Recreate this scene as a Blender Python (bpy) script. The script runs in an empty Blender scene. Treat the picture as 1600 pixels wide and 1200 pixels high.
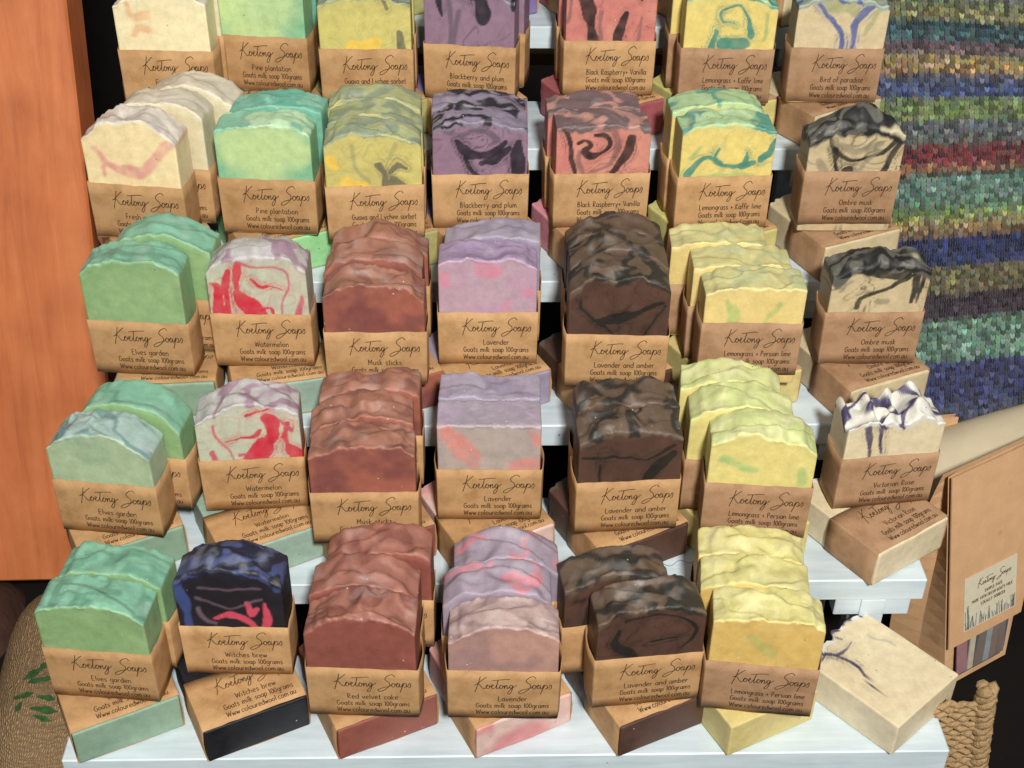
import bpy, math, random
import numpy as np

# ------------------------------------------------------------------ camera, light, exposure
scn = bpy.context.scene
COL = scn.collection
PITCH, YAW, ROLL = 0.62781, 0.03165, 0.01444
CAMP = np.array([-0.0156, -0.44923, 0.56378])
_fw = np.array([math.sin(YAW)*math.cos(PITCH), math.cos(YAW)*math.cos(PITCH), -math.sin(PITCH)])
_rt = np.array([math.cos(YAW), -math.sin(YAW), 0.0])
_up = np.cross(_rt, _fw)
_c, _s = math.cos(ROLL), math.sin(ROLL)
RT, UP = _c*_rt + _s*_up, -_s*_rt + _c*_up
from mathutils import Matrix, Vector
cam_d = bpy.data.cameras.new('camera'); cam = bpy.data.objects.new('camera', cam_d); COL.objects.link(cam)
cam_d.sensor_width = 36.0; cam_d.lens = 36.0*2100/1600; cam_d.clip_start = 0.01; cam_d.clip_end = 50
M = Matrix.Identity(4)
for i in range(3):
    M[i][0], M[i][1], M[i][2], M[i][3] = RT[i], UP[i], -_fw[i], CAMP[i]
cam.matrix_world = M
scn.camera = cam

world = bpy.data.worlds.new('World'); scn.world = world; world.use_nodes = True
bg = world.node_tree.nodes['Background']
bg.inputs[0].default_value = (0.86, 0.93, 1.0, 1); bg.inputs[1].default_value = 0.11

def area_lamp(name, loc, target, size, power, col):
    d = bpy.data.lights.new(name, 'AREA'); d.shape = 'DISK'; d.size = size; d.energy = power; d.color = col
    o = bpy.data.objects.new(name, d); COL.objects.link(o)
    o.location = loc
    o.rotation_euler = (Vector(target) - Vector(loc)).to_track_quat('-Z', 'Y').to_euler()
    return o
area_lamp('stall_lamp', (0.16, -1.00, 1.22), (0, 0.18, 0.12), 0.16, 33.5, (1.0, 0.965, 0.915))
area_lamp('left_fill', (-0.75, -0.95, 1.75), (0, 0.18, 0.12), 0.35, 4.0, (1.0, 0.965, 0.91))  # weak fill light added from the left, stands for no particular lamp

vs = scn.view_settings
vs.view_transform = 'Standard'; vs.look = 'None'; vs.exposure = 0.0; vs.gamma = 1.0

# ------------------------------------------------------------------ helpers
rnd = random.Random(7)
def lin(c):
    c = np.asarray(c, float)/255.0
    return np.where(c <= .04045, c/12.92, ((c+.055)/1.055)**2.4)
def rgba(c, k=1.0):
    l = lin(c)*k
    return (float(l[0]), float(l[1]), float(l[2]), 1.0)
def ss(a, b, x):
    t = np.clip((x-a)/(b-a), 0, 1); return t*t*(3-2*t)

def _hash(ix, iy, iz, seed):
    h = (ix.astype(np.int64)*374761393 + iy.astype(np.int64)*668265263 + iz.astype(np.int64)*1274126177 + seed*144665) & 0xffffffff
    h = ((h ^ (h >> 13))*1274126177) & 0xffffffff
    h = h ^ (h >> 16)
    return (h & 0xffffff)/float(0xffffff)*2-1
def noise3(x, y, z, seed=0):
    x, y, z = np.broadcast_arrays(np.asarray(x, float), np.asarray(y, float), np.asarray(z, float))
    ix, iy, iz = np.floor(x), np.floor(y), np.floor(z)
    fx, fy, fz = x-ix, y-iy, z-iz
    fx, fy, fz = [t*t*t*(t*(t*6-15)+10) for t in (fx, fy, fz)]
    r = 0
    for a in (0, 1):
        for b in (0, 1):
            for c in (0, 1):
                w = (fx if a else 1-fx)*(fy if b else 1-fy)*(fz if c else 1-fz)
                r = r + w*_hash(ix+a, iy+b, iz+c, seed)
    return r
def fbm(x, y, z, seed=0, oct=3):
    r, a, s = 0, 1.0, 1.0
    for o in range(oct):
        r = r + a*noise3(x*s, y*s, z*s, seed+o*17); a *= .5; s *= 2.03
    return r/1.6

def mesh(name, V, F, mats, smooth=True, col=None):
    m = bpy.data.meshes.new(name)
    m.from_pydata([tuple(map(float, v)) for v in V], [], [tuple(map(int, f)) for f in F])
    for mt in (mats if isinstance(mats, (list, tuple)) else [mats]): m.materials.append(mt)
    if smooth: m.polygons.foreach_set('use_smooth', [True]*len(m.polygons))
    if col is not None:
        a = m.color_attributes.new('Col', 'FLOAT_COLOR', 'POINT')
        c = np.ones((len(V), 4), np.float32); c[:, :3] = col
        a.data.foreach_set('color', c.ravel())
    m.update()
    return m
def obj(name, me, parent=None, loc=None, rot=None):
    o = bpy.data.objects.new(name, me); COL.objects.link(o)
    if parent is not None: o.parent = parent
    if loc is not None: o.location = loc
    if rot is not None: o.rotation_euler = rot
    return o
def tag(o, label=None, cat=None, group=None, kind=None):
    if label: o['label'] = label
    if cat: o['category'] = cat
    if group: o['group'] = group
    if kind: o['kind'] = kind
    return o
def unproj(px, py, D):
    d = _fw + RT*(px-800)/2100 + UP*(600-py)/2100
    return CAMP + d*D

class MB:
    def __init__(s): s.V, s.F = [], []
    def add(s, V, F):
        n = len(s.V); s.V += [tuple(v) for v in V]; s.F += [tuple(i+n for i in f) for f in F]
    def box(s, x0, x1, y0, y1, z0, z1, b=0.0008):
        # chamfered box
        X, Y, Z = (x0, x1), (y0, y1), (z0, z1)
        V, idx = [], {}
        for i in (0, 1):
            for j in (0, 1):
                for k in (0, 1):
                    sx, sy, sz = (1 if i == 0 else -1), (1 if j == 0 else -1), (1 if k == 0 else -1)
                    for a in range(3):
                        p = [X[i]+sx*b, Y[j]+sy*b, Z[k]+sz*b]
                        p[a] = (X[i], Y[j], Z[k])[a]
                        idx[(i, j, k, a)] = len(V); V.append(p)
        F = []
        for i in (0, 1):
            f = [idx[(i, 0, 0, 0)], idx[(i, 1, 0, 0)], idx[(i, 1, 1, 0)], idx[(i, 0, 1, 0)]]; F.append(f if i else f[::-1])
            f = [idx[(0, i, 0, 1)], idx[(1, i, 0, 1)], idx[(1, i, 1, 1)], idx[(0, i, 1, 1)]]; F.append(f[::-1] if i else f)
            f = [idx[(0, 0, i, 2)], idx[(1, 0, i, 2)], idx[(1, 1, i, 2)], idx[(0, 1, i, 2)]]; F.append(f if i else f[::-1])
        for i in (0, 1):
            for j in (0, 1):
                F.append([idx[(i, j, 0, 0)], idx[(i, j, 1, 0)], idx[(i, j, 1, 1)], idx[(i, j, 0, 1)]])
                F.append([idx[(i, 0, j, 0)], idx[(i, 1, j, 0)], idx[(i, 1, j, 2)], idx[(i, 0, j, 2)]])
                F.append([idx[(0, i, j, 1)], idx[(1, i, j, 1)], idx[(1, i, j, 2)], idx[(0, i, j, 2)]])
                for k in (0, 1):
                    F.append([idx[(i, j, k, 0)], idx[(i, j, k, 1)], idx[(i, j, k, 2)]])
        s.add(V, F)
    def tube(s, pts, rad, n=8, cap=True):
        pts = np.asarray(pts, float); L = len(pts)
        rad = np.broadcast_to(np.asarray(rad, float), (L,))
        V = []
        t = np.gradient(pts, axis=0); t /= np.linalg.norm(t, axis=1)[:, None]+1e-12
        ref = np.array([0, 0, 1.0]) if abs(t[0][2]) < .9 else np.array([1.0, 0, 0])
        nrm = np.cross(t[0], ref); nrm /= np.linalg.norm(nrm)
        for i in range(L):
            nrm = nrm - t[i]*(nrm@t[i]); nrm /= np.linalg.norm(nrm)
            b = np.cross(t[i], nrm)
            for k in range(n):
                a = 2*math.pi*k/n
                V.append(pts[i]+rad[i]*(math.cos(a)*nrm+math.sin(a)*b))
        F = []
        for i in range(L-1):
            for k in range(n):
                F.append([i*n+k, i*n+(k+1) % n, (i+1)*n+(k+1) % n, (i+1)*n+k])
        if cap: F += [list(range(n))[::-1], [(L-1)*n+k for k in range(n)]]
        s.add(V, F)
    def mesh(s, name, mat, smooth=True):
        m = mesh(name, s.V, s.F, mat, smooth)
        import bmesh
        bm = bmesh.new(); bm.from_mesh(m); bmesh.ops.recalc_face_normals(bm, faces=bm.faces); bm.to_mesh(m); bm.free()
        return m

# ------------------------------------------------------------------ materials
def newmat(name):
    m = bpy.data.materials.new(name); m.use_nodes = True
    nt = m.node_tree; return m, nt, nt.nodes, nt.links, nt.nodes['Principled BSDF']
def nd(N, t, **kw):
    n = N.new(t)
    for k, v in kw.items(): setattr(n, k, v)
    return n
def noise_node(N, L, vec, scale, detail=4, rough=.55):
    n = N.new('ShaderNodeTexNoise'); n.inputs['Scale'].default_value = scale; n.inputs['Detail'].default_value = detail; n.inputs['Roughness'].default_value = rough
    if vec is not None: L.new(vec, n.inputs['Vector'])
    return n
def ramp(N, L, fac, stops):
    r = N.new('ShaderNodeValToRGB')
    e = r.color_ramp.elements
    while len(e) > 1: e.remove(e[-1])
    e[0].position, e[0].color = stops[0]
    for p, c in stops[1:]:
        x = e.new(p); x.color = c
    L.new(fac, r.inputs[0]); return r
def mix(N, L, typ, fac, a, b):
    m = N.new('ShaderNodeMix'); m.data_type = 'RGBA'; m.blend_type = typ
    for sock, v in ((m.inputs[0], fac), (m.inputs[6], a), (m.inputs[7], b)):
        if hasattr(v, 'is_output'): L.new(v, sock)
        else: sock.default_value = v
    return m.outputs[2]
def bump(N, L, B, h, strength, dist, prev=None):
    b = N.new('ShaderNodeBump'); b.inputs['Strength'].default_value = strength; b.inputs['Distance'].default_value = dist
    L.new(h, b.inputs['Height'])
    if prev is not None: L.new(prev.outputs[0], b.inputs['Normal'])
    L.new(b.outputs[0], B.inputs['Normal']); return b
G = lambda v: (v, v, v, 1)

# soap: own colours come from the pour pattern stored per point; the nodes add grain, soda-ash bloom, flecks and drag marks
MSOAP, nt, N, L, B = newmat('soap')
tc = N.new('ShaderNodeTexCoord'); oi = N.new('ShaderNodeObjectInfo')
add = nd(N, 'ShaderNodeVectorMath', operation='ADD'); L.new(tc.outputs['Object'], add.inputs[0])
cmb = N.new('ShaderNodeCombineXYZ'); L.new(oi.outputs['Random'], cmb.inputs[0]); L.new(oi.outputs['Random'], cmb.inputs[2]); L.new(cmb.outputs[0], add.inputs[1])
at = N.new('ShaderNodeAttribute'); at.attribute_name = 'Col'
n1 = noise_node(N, L, add.outputs[0], 170, 5, .6); r1 = ramp(N, L, n1.outputs[0], [(.3, G(.86)), (.7, G(1.07))])
c = mix(N, L, 'MULTIPLY', 1.0, at.outputs['Color'], r1.outputs[0])
n2 = noise_node(N, L, add.outputs[0], 1500, 3, .6); r2 = ramp(N, L, n2.outputs[0], [(.32, G(.93)), (.68, G(1.05))])
c = mix(N, L, 'MULTIPLY', 1.0, c, r2.outputs[0])
vo = N.new('ShaderNodeTexVoronoi'); vo.inputs['Scale'].default_value = 170; L.new(add.outputs[0], vo.inputs['Vector'])
rv = ramp(N, L, vo.outputs['Distance'], [(.05, G(1)), (.085, G(0))])
nb = noise_node(N, L, add.outputs[0], 60, 2); rb = ramp(N, L, nb.outputs[0], [(.56, G(0)), (.62, G(.75))])
fl = mix(N, L, 'MULTIPLY', 1.0, rv.outputs[0], rb.outputs[0])
c = mix(N, L, 'MIX', fl, c, rgba((240, 232, 205)))
vo2 = N.new('ShaderNodeTexVoronoi'); vo2.inputs['Scale'].default_value = 95; L.new(add.outputs[0], vo2.inputs['Vector'])
rv2 = ramp(N, L, vo2.outputs['Distance'], [(.025, G(.7)), (.05, G(0))])
c = mix(N, L, 'MIX', rv2.outputs[0], c, rgba((60, 50, 40)))
L.new(c, B.inputs['Base Color'])
rr = ramp(N, L, n1.outputs[0], [(.3, G(.42)), (.7, G(.62))]); L.new(rr.outputs[0], B.inputs['Roughness'])
B.inputs['Specular IOR Level'].default_value = .38
B.inputs['Subsurface Weight'].default_value = .12; B.inputs['Subsurface Radius'].default_value = (.004, .003, .002); B.inputs['Subsurface Scale'].default_value = .5
mp = N.new('ShaderNodeMapping'); mp.inputs['Scale'].default_value = (1, 1, .22); L.new(add.outputs[0], mp.inputs[0])
n3 = noise_node(N, L, mp.outputs[0], 420, 4)
b1 = bump(N, L, B, n3.outputs[0], .25, .0006)
b2 = bump(N, L, B, n2.outputs[0], .18, .0003, b1)

def kraft(name, base, k=1.0, lo=(.86, .83, .78)):
    m, nt, N, L, B = newmat(name)
    tc = N.new('ShaderNodeTexCoord'); oi = N.new('ShaderNodeObjectInfo')
    add = nd(N, 'ShaderNodeVectorMath', operation='ADD'); L.new(tc.outputs['Object'], add.inputs[0])
    cmb = N.new('ShaderNodeCombineXYZ'); L.new(oi.outputs['Random'], cmb.inputs[0]); L.new(oi.outputs['Random'], cmb.inputs[1]); L.new(cmb.outputs[0], add.inputs[1])
    n1 = noise_node(N, L, add.outputs[0], 90, 6, .62)
    r1 = ramp(N, L, n1.outputs[0], [(.28, rgba(np.array(base)*np.array(lo))), (.55, rgba(base)), (.8, rgba(np.minimum(np.array(base)*1.05, 255)))])
    mp = N.new('ShaderNodeMapping'); mp.inputs['Scale'].default_value = (1, 1, 4); mp.inputs['Rotation'].default_value = (.2, .3, .5); L.new(add.outputs[0], mp.inputs[0])
    n2 = noise_node(N, L, mp.outputs[0], 900, 3, .7); r2 = ramp(N, L, n2.outputs[0], [(.3, G(.87)), (.65, G(1.05))])
    c = mix(N, L, 'MULTIPLY', 1, r1.outputs[0], r2.outputs[0])
    rr = ramp(N, L, oi.outputs['Random'], [(0, (.90, .87, .83, 1)), (.5, (1, .985, .96, 1)), (1, (1.03, 1.03, 1.02, 1))])
    c = mix(N, L, 'MULTIPLY', 1, c, rr.outputs[0])
    # a few grease spots left by the soap
    n4 = noise_node(N, L, add.outputs[0], 45, 2); r4 = ramp(N, L, n4.outputs[0], [(.63, G(1)), (.70, (.84, .80, .74, 1))])
    c = mix(N, L, 'MULTIPLY', 1, c, r4.outputs[0])
    L.new(c, B.inputs['Base Color']); B.inputs['Roughness'].default_value = .72; B.inputs['Specular IOR Level'].default_value = .3
    bump(N, L, B, n2.outputs[0], .2, .0003)
    return m
MKRAFT = kraft('kraft_paper', (192, 153, 108))
MKRAFT2 = kraft('kraft_paper_rosy_shade', (174, 139, 107))  # rosier stock for lemongrass bars; on other right-hand stacks, lighting painted into the paper
MKBAG = kraft('kraft_bag_paper', (212, 170, 128), 1, (.97, .96, .95))

def plain(name, colr, rough=.6, spec=.4, nscale=60, lo=.85, hi=1.08, bstr=.15, bdist=.001, bscale=300):
    m, nt, N, L, B = newmat(name)
    tc = N.new('ShaderNodeTexCoord')
    n = noise_node(N, L, tc.outputs['Object'], nscale, 5); r = ramp(N, L, n.outputs[0], [(.3, G(lo)), (.7, G(hi))])
    c = mix(N, L, 'MULTIPLY', 1, rgba(colr), r.outputs[0]); L.new(c, B.inputs['Base Color'])
    B.inputs['Roughness'].default_value = rough; B.inputs['Specular IOR Level'].default_value = spec
    n2 = noise_node(N, L, tc.outputs['Object'], bscale, 4); bump(N, L, B, n2.outputs[0], bstr, bdist)
    return m
MINK = plain('printed_ink', (74, 54, 38), .6, .2)
# white painted board
MWHITE, nt, N, L, B = newmat('white_paint')
tc = N.new('ShaderNodeTexCoord')
mp = N.new('ShaderNodeMapping'); mp.inputs['Scale'].default_value = (.12, 1, 1); L.new(tc.outputs['Object'], mp.inputs[0])
n = noise_node(N, L, mp.outputs[0], 160, 5); r = ramp(N, L, n.outputs[0], [(.3, rgba((192, 207, 213))), (.6, rgba((209, 223, 229)))])
vo = N.new('ShaderNodeTexVoronoi'); vo.inputs['Scale'].default_value = 42; L.new(tc.outputs['Object'], vo.inputs['Vector'])
rv = ramp(N, L, vo.outputs['Distance'], [(.02, G(.25)), (.04, G(1))])
n5 = noise_node(N, L, tc.outputs['Object'], 25, 4); r5 = ramp(N, L, n5.outputs[0], [(.35, G(.9)), (.6, G(1))])
c = mix(N, L, 'MULTIPLY', 1, r.outputs[0], rv.outputs[0]); c = mix(N, L, 'MULTIPLY', 1, c, r5.outputs[0]); L.new(c, B.inputs['Base Color'])
B.inputs['Roughness'].default_value = .45; bump(N, L, B, n.outputs[0], .25, .0008)
# orange timber
MWOOD, nt, N, L, B = newmat('orange_timber')
tc = N.new('ShaderNodeTexCoord')
mp = N.new('ShaderNodeMapping'); mp.inputs['Scale'].default_value = (1, 1, .1); L.new(tc.outputs['Object'], mp.inputs[0])
n = noise_node(N, L, mp.outputs[0], 70, 6, .65); n.inputs['Distortion'].default_value = .6
r = ramp(N, L, n.outputs[0], [(.25, rgba((160, 86, 46))), (.45, rgba((190, 108, 62))), (.75, rgba((204, 126, 78)))])
n2 = noise_node(N, L, tc.outputs['Object'], 22, 4); r2 = ramp(N, L, n2.outputs[0], [(.3, (.82, .78, .72, 1)), (.65, G(1.05))])
c = mix(N, L, 'MULTIPLY', 1, r.outputs[0], r2.outputs[0])
vo = N.new('ShaderNodeTexVoronoi'); vo.inputs['Scale'].default_value = 16; L.new(tc.outputs['Object'], vo.inputs['Vector'])
rv = ramp(N, L, vo.outputs['Distance'], [(.03, G(.45)), (.09, G(1))]); c = mix(N, L, 'MULTIPLY', 1, c, rv.outputs[0])
L.new(c, B.inputs['Base Color']); B.inputs['Roughness'].default_value = .55; bump(N, L, B, n.outputs[0], .35, .0012)
MDARK = plain('dark_cloth', (24, 21, 20), .95, .1)
MBROWN = plain('brown_leather', (70, 48, 38), .7, .3, 30, .6, 1.2, .5, .002, 180)
MCREAM = plain('calico', (205, 190, 160), .9, .2, 40, .9, 1.05, .5, .0008, 1400)
MRAIL = plain('pale_timber', (150, 118, 70), .7, .3)
MLEAF = plain('green_print', (52, 84, 48), .9, .1, 300, .6, 1.2)
# jute weave
def jute(name, base, sx, sy):
    m, nt, N, L, B = newmat(name)
    tc = N.new('ShaderNodeTexCoord')
    mp = N.new('ShaderNodeMapping'); mp.inputs['Scale'].default_value = (sx, sx, sy); L.new(tc.outputs['Object'], mp.inputs[0])
    w1 = N.new('ShaderNodeTexWave'); w1.bands_direction = 'X'; w1.inputs['Scale'].default_value = 1; w1.inputs['Distortion'].default_value = 7; w1.inputs['Detail'].default_value = 2; L.new(mp.outputs[0], w1.inputs[0])
    w2 = N.new('ShaderNodeTexWave'); w2.bands_direction = 'Z'; w2.inputs['Scale'].default_value = 1; w2.inputs['Distortion'].default_value = 7; w2.inputs['Detail'].default_value = 2; L.new(mp.outputs[0], w2.inputs[0])
    h = mix(N, L, 'MULTIPLY', 1, w1.outputs[0], w2.outputs[0])
    n = noise_node(N, L, tc.outputs['Object'], 700, 4); h2 = mix(N, L, 'MIX', .4, h, n.outputs[0])
    r = ramp(N, L, h2, [(.05, rgba(np.array(base)*.55)), (.5, rgba(base)), (.9, rgba(np.minimum(np.array(base)*1.2, 255)))])
    L.new(r.outputs[0], B.inputs['Base Color']); B.inputs['Roughness'].default_value = .95; B.inputs['Specular IOR Level'].default_value = .1
    bump(N, L, B, h2, .8, .0015)
    return m
MJUTE = jute('jute_weave', (150, 124, 92), 260, 260)
MROPE = plain('jute_twine', (172, 143, 104), .95, .1, 500, .7, 1.15, .9, .0012, 900)
MFUR, nt, N, L, B = newmat('wool_yarn')
at = N.new('ShaderNodeAttribute'); at.attribute_name = 'Col'
tc = N.new('ShaderNodeTexCoord'); n = noise_node(N, L, tc.outputs['Object'], 1100, 3, .7); r = ramp(N, L, n.outputs[0], [(.3, G(.7)), (.7, G(1.2))])
c = mix(N, L, 'MULTIPLY', 1, at.outputs['Color'], r.outputs[0]); L.new(c, B.inputs['Base Color']); B.inputs['Roughness'].default_value = 1; B.inputs['Specular IOR Level'].default_value = .1
B.inputs['Sheen Weight'].default_value = .3
bump(N, L, B, n.outputs[0], .7, .0008)
MSTICK = plain('sticker_paper', (214, 205, 178), .6, .3, 200, .94, 1.03)
MGREY = plain('grey_print', (134, 142, 136), .7, .2, 500, .6, 1.3)
MFILM, nt, N, L, B = newmat('clear_film')
B.inputs['Base Color'].default_value = (.9, .9, .9, 1); B.inputs['Roughness'].default_value = .2; B.inputs['Alpha'].default_value = .05

# ------------------------------------------------------------------ the white stepped stand
RUN, RISE, BT, TB, HW = .07647, .04862, .015, .0711, .23
NT = 6
stand = obj('display_stand', None, None, (0, 0, -.10))
tag(stand, 'white painted wooden stepped display stand carrying all the rows of soap', 'display stand')
def child(name, mb, mat, parent, smooth=False):
    return obj(name, mb.mesh(name, mat, smooth), parent)
for i in range(NT):
    m = MB(); m.box(-HW, HW, i*RUN, i*RUN+TB, i*RISE-BT+.10, i*RISE+.10, .0007); child('tread', m, MWHITE, stand)
    zb = i*RISE-BT+.10
    for s in (-1, 1):
        cx = s*.203
        if i:
            m = MB(); m.box(cx-.021, cx+.021, i*RUN+.0012, i*RUN+.016, zb-.0125, zb-.0002, .0005); child('bracket', m, MWHITE, stand)
            xl = cx
            m = MB(); m.box(xl-.0068, xl+.0068, i*RUN+.0006 if False else i*RUN+.0165, i*RUN+.026, .0, zb-.0002, .0005); child('leg', m, MWHITE, stand)
            m = MB(); m.box(xl-.0068, xl+.0068, i*RUN+.0002, i*RUN+.0010, zb-.035, zb-.0003, .0002); child('cleat', m, MWHITE, stand)
        else:
            m = MB(); m.box(cx-.0068, cx+.0068, .012, .024, 0, zb-.0002, .0005); child('leg', m, MWHITE, stand)
# table and dark surroundings
m = MB(); m.box(-.9, .9, -.12, .75, -.13, -.10, .002)
tag(obj('table', m.mesh('table', MDARK, False)), kind='structure')
m = MB(); m.box(-3, 3, -3, 3, -.75, -.70, .002)
tag(obj('floor', m.mesh('floor', MDARK, False)), kind='structure')
m = MB(); m.box(-1.6, 1.6, .95, .97, -.70, 1.2, .002)
tag(obj('backdrop', m.mesh('backdrop', MDARK, False)), kind='structure')
m = MB(); m.box(-.21, .215, .475, .485, .178, .188, .001)
tag(obj('timber_rail', m.mesh('timber_rail', MRAIL, False)), 'pale timber rail in the dark behind the white stand', 'rail')

# ------------------------------------------------------------------ lettering: single-line stroke alphabet
FONT = {
 'a': (.9, [[(.8, .85), (.5, 1), (.15, .8), (.05, .4), (.25, .02), (.6, .15), (.8, .6), (.8, 1), (.8, .1), (.9, 0)]]),
 'b': (.9, [[(.1, 1.75), (.1, 0), (.1, .55), (.4, 1), (.75, .75), (.75, .25), (.4, 0), (.1, .2)]]),
 'c': (.8, [[(.75, .85), (.45, 1), (.1, .7), (.1, .3), (.4, 0), (.75, .15)]]),
 'd': (.9, [[(.8, .8), (.5, 1), (.1, .7), (.1, .25), (.4, 0), (.8, .3), (.8, 1.75), (.8, 0)]]),
 'e': (.85, [[(.1, .5), (.75, .6), (.65, .95), (.35, 1), (.08, .6), (.15, .15), (.45, 0), (.78, .15)]]),
 'f': (.6, [[(.7, 1.6), (.45, 1.75), (.28, 1.4), (.25, 0)], [(.05, .95), (.6, .95)]]),
 'g': (.9, [[(.8, .85), (.5, 1), (.12, .75), (.12, .3), (.45, .05), (.8, .4), (.8, 1), (.78, -.4), (.5, -.7), (.1, -.5)]]),
 'h': (.9, [[(.1, 1.75), (.1, 0), (.1, .6), (.45, 1), (.75, .75), (.78, 0)]]),
 'i': (.35, [[(.17, 1), (.17, 0)], [(.17, 1.35), (.18, 1.45)]]),
 'k': (.8, [[(.1, 1.75), (.1, 0)], [(.7, 1), (.12, .45), (.75, 0)]]),
 'l': (.35, [[(.17, 1.75), (.17, 0)]]),
 'm': (1.3, [[(.1, 1), (.1, 0), (.1, .65), (.35, 1), (.6, .75), (.62, 0), (.65, .65), (.9, 1), (1.15, .75), (1.18, 0)]]),
 'n': (.9, [[(.1, 1), (.1, 0), (.1, .6), (.45, 1), (.75, .75), (.78, 0)]]),
 'o': (.9, [[(.45, 1), (.1, .75), (.08, .3), (.4, 0), (.75, .25), (.8, .7), (.45, 1)]]),
 'p': (.9, [[(.1, 1), (.1, -.7), (.1, .6), (.45, 1), (.78, .7), (.7, .2), (.4, 0), (.1, .25)]]),
 'r': (.65, [[(.1, 1), (.1, 0), (.12, .6), (.35, .95), (.62, .95)]]),
 's': (.75, [[(.68, .85), (.4, 1), (.12, .8), (.35, .52), (.65, .3), (.45, 0), (.08, .12)]]),
 't': (.6, [[(.3, 1.6), (.28, .2), (.45, 0), (.6, .1)], [(.02, 1.05), (.6, 1.05)]]),
 'u': (.9, [[(.1, 1), (.12, .3), (.4, 0), (.75, .35), (.78, 1), (.78, 0)]]),
 'v': (.8, [[(.05, 1), (.4, 0), (.75, 1)]]),
 'w': (1.15, [[(.05, 1), (.3, 0), (.55, .85), (.8, 0), (1.08, 1)]]),
 'y': (.85, [[(.08, 1), (.4, .1)], [(.78, 1), (.45, .05), (.2, -.65)]]),
 'z': (.75, [[(.08, 1), (.68, 1), (.08, 0), (.7, 0)]]),
 '+': (.8, [[(.4, .95), (.4, .25)], [(.08, .6), (.72, .6)]]),
 '.': (.3, [[(.12, 0), (.16, .1)]]),
 '1': (.4, [[(.05, 1.4), (.2, 1.65), (.2, 0)]]),
 '0': (.85, [[(.42, 1.65), (.1, 1.2), (.08, .45), (.4, 0), (.72, .45), (.74, 1.2), (.42, 1.65)]]),
 'B': (1, [[(.12, 1.7), (.12, 0)], [(.12, 1.7), (.65, 1.5), (.6, 1.05), (.15, .9), (.75, .7), (.7, .15), (.12, 0)]]),
 'E': (.9, [[(.75, 1.65), (.12, 1.65), (.12, 0), (.78, 0)], [(.12, .85), (.65, .85)]]),
 'F': (.85, [[(.75, 1.65), (.12, 1.65), (.12, 0)], [(.12, .85), (.65, .85)]]),
 'G': (1.1, [[(.95, 1.4), (.55, 1.7), (.12, 1.2), (.12, .4), (.5, 0), (.95, .3), (.95, .8), (.55, .8)]]),
 'K': (1, [[(.12, 1.7), (.12, 0)], [(.85, 1.7), (.14, .8), (.9, 0)]]),
 'L': (.9, [[(.12, 1.7), (.12, 0), (.8, 0)]]),
 'M': (1.3, [[(.1, 0), (.15, 1.7), (.6, .5), (1.05, 1.7), (1.12, 0)]]),
 'O': (1.2, [[(.6, 1.7), (.12, 1.25), (.12, .4), (.6, 0), (1.05, .4), (1.05, 1.25), (.6, 1.7)]]),
 'P': (.95, [[(.12, 0), (.12, 1.7), (.7, 1.5), (.7, 1), (.12, .8)]]),
 'R': (1, [[(.12, 0), (.12, 1.7), (.7, 1.5), (.7, 1), (.12, .8), (.85, 0)]]),
 'S': (1, [[(.85, 1.5), (.45, 1.7), (.12, 1.3), (.5, .88), (.82, .45), (.5, 0), (.08, .2)]]),
 'V': (1, [[(.05, 1.7), (.48, 0), (.9, 1.7)]]),
 'W': (1.5, [[(.05, 1.7), (.35, 0), (.72, 1.4), (1.08, 0), (1.42, 1.7)]]),
}
def text_paths(s, cx, base, xh, wscale=1.0, maxw=None):
    adv = sum((.75 if ch == ' ' else FONT[ch][0]+.16) for ch in s)
    k = xh*wscale
    if maxw and adv*k > maxw: k = maxw/adv
    x = cx-adv*k/2; out = []
    for ch in s:
        if ch == ' ': x += .75*k; continue
        w, st = FONT[ch]
        for p in st: out.append([(x+a*k, base+b*xh) for a, b in p])
        x += (w+.16)*k
    return out
SCRIPT = [  # the flowing name, drawn on a 14 x 3 grid
 [(1.15, 2.55), (.95, 1.6), (.6, .4), (.25, -.75)],
 [(.55, .9), (1.0, 1.35), (1.75, 2.1), (2.2, 2.45)],
 [(.2, .75), (.8, 1.1), (1.1, .75), (1.55, .1), (1.9, .05), (2.15, .45), (2.45, .85), (2.2, .75), (2.1, .3), (2.35, .02), (2.65, .3), (2.6, .75), (2.75, .5), (3.0, .4), (3.25, .75), (3.05, .9), (2.95, .4), (3.15, .02), (3.5, .2), (3.85, .9), (4.05, 1.9), (3.85, .8), (3.8, .1), (4.05, .05), (4.3, .5), (4.6, .85), (4.35, .7), (4.3, .25), (4.55, .03), (4.8, .4), (4.75, .75), (4.95, .5), (5.1, .8), (5.05, .05), (5.25, .6), (5.5, .8), (5.5, .1), (5.7, .15), (6.0, .7), (6.3, .85), (6.0, .7), (5.95, .25), (6.2, .1), (6.45, .8), (6.3, -.3), (5.9, -1.05), (5.6, -.9), (6.0, -.2), (6.7, .5), (7.1, .85)],
 [(3.1, 1.75), (4.0, 1.85), (5.2, 2.0), (6.0, 2.0)],
 [(10.2, 2.2), (9.8, 2.65), (9.1, 2.4), (8.6, 1.8), (8.8, 1.35), (9.3, .9), (9.2, .2), (8.4, -.6), (7.6, -.95), (7.4, -.6), (8.2, -.1), (9.3, .2), (9.75, .7), (10.05, .85), (9.75, .75), (9.65, .3), (9.9, .03), (10.2, .35), (10.15, .8), (10.4, .55), (10.75, .85), (10.5, .8), (10.4, .3), (10.6, .05), (10.9, .5), (10.95, .85), (10.95, .1), (11.2, .2), (11.55, .95), (11.35, .1), (10.95, -1.1), (11.3, -.1), (11.7, .85), (12.05, .7), (12.0, .15), (11.65, .05), (12.2, .25), (12.6, .95), (12.75, .55), (12.6, .05), (12.3, .0)],
]
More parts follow.
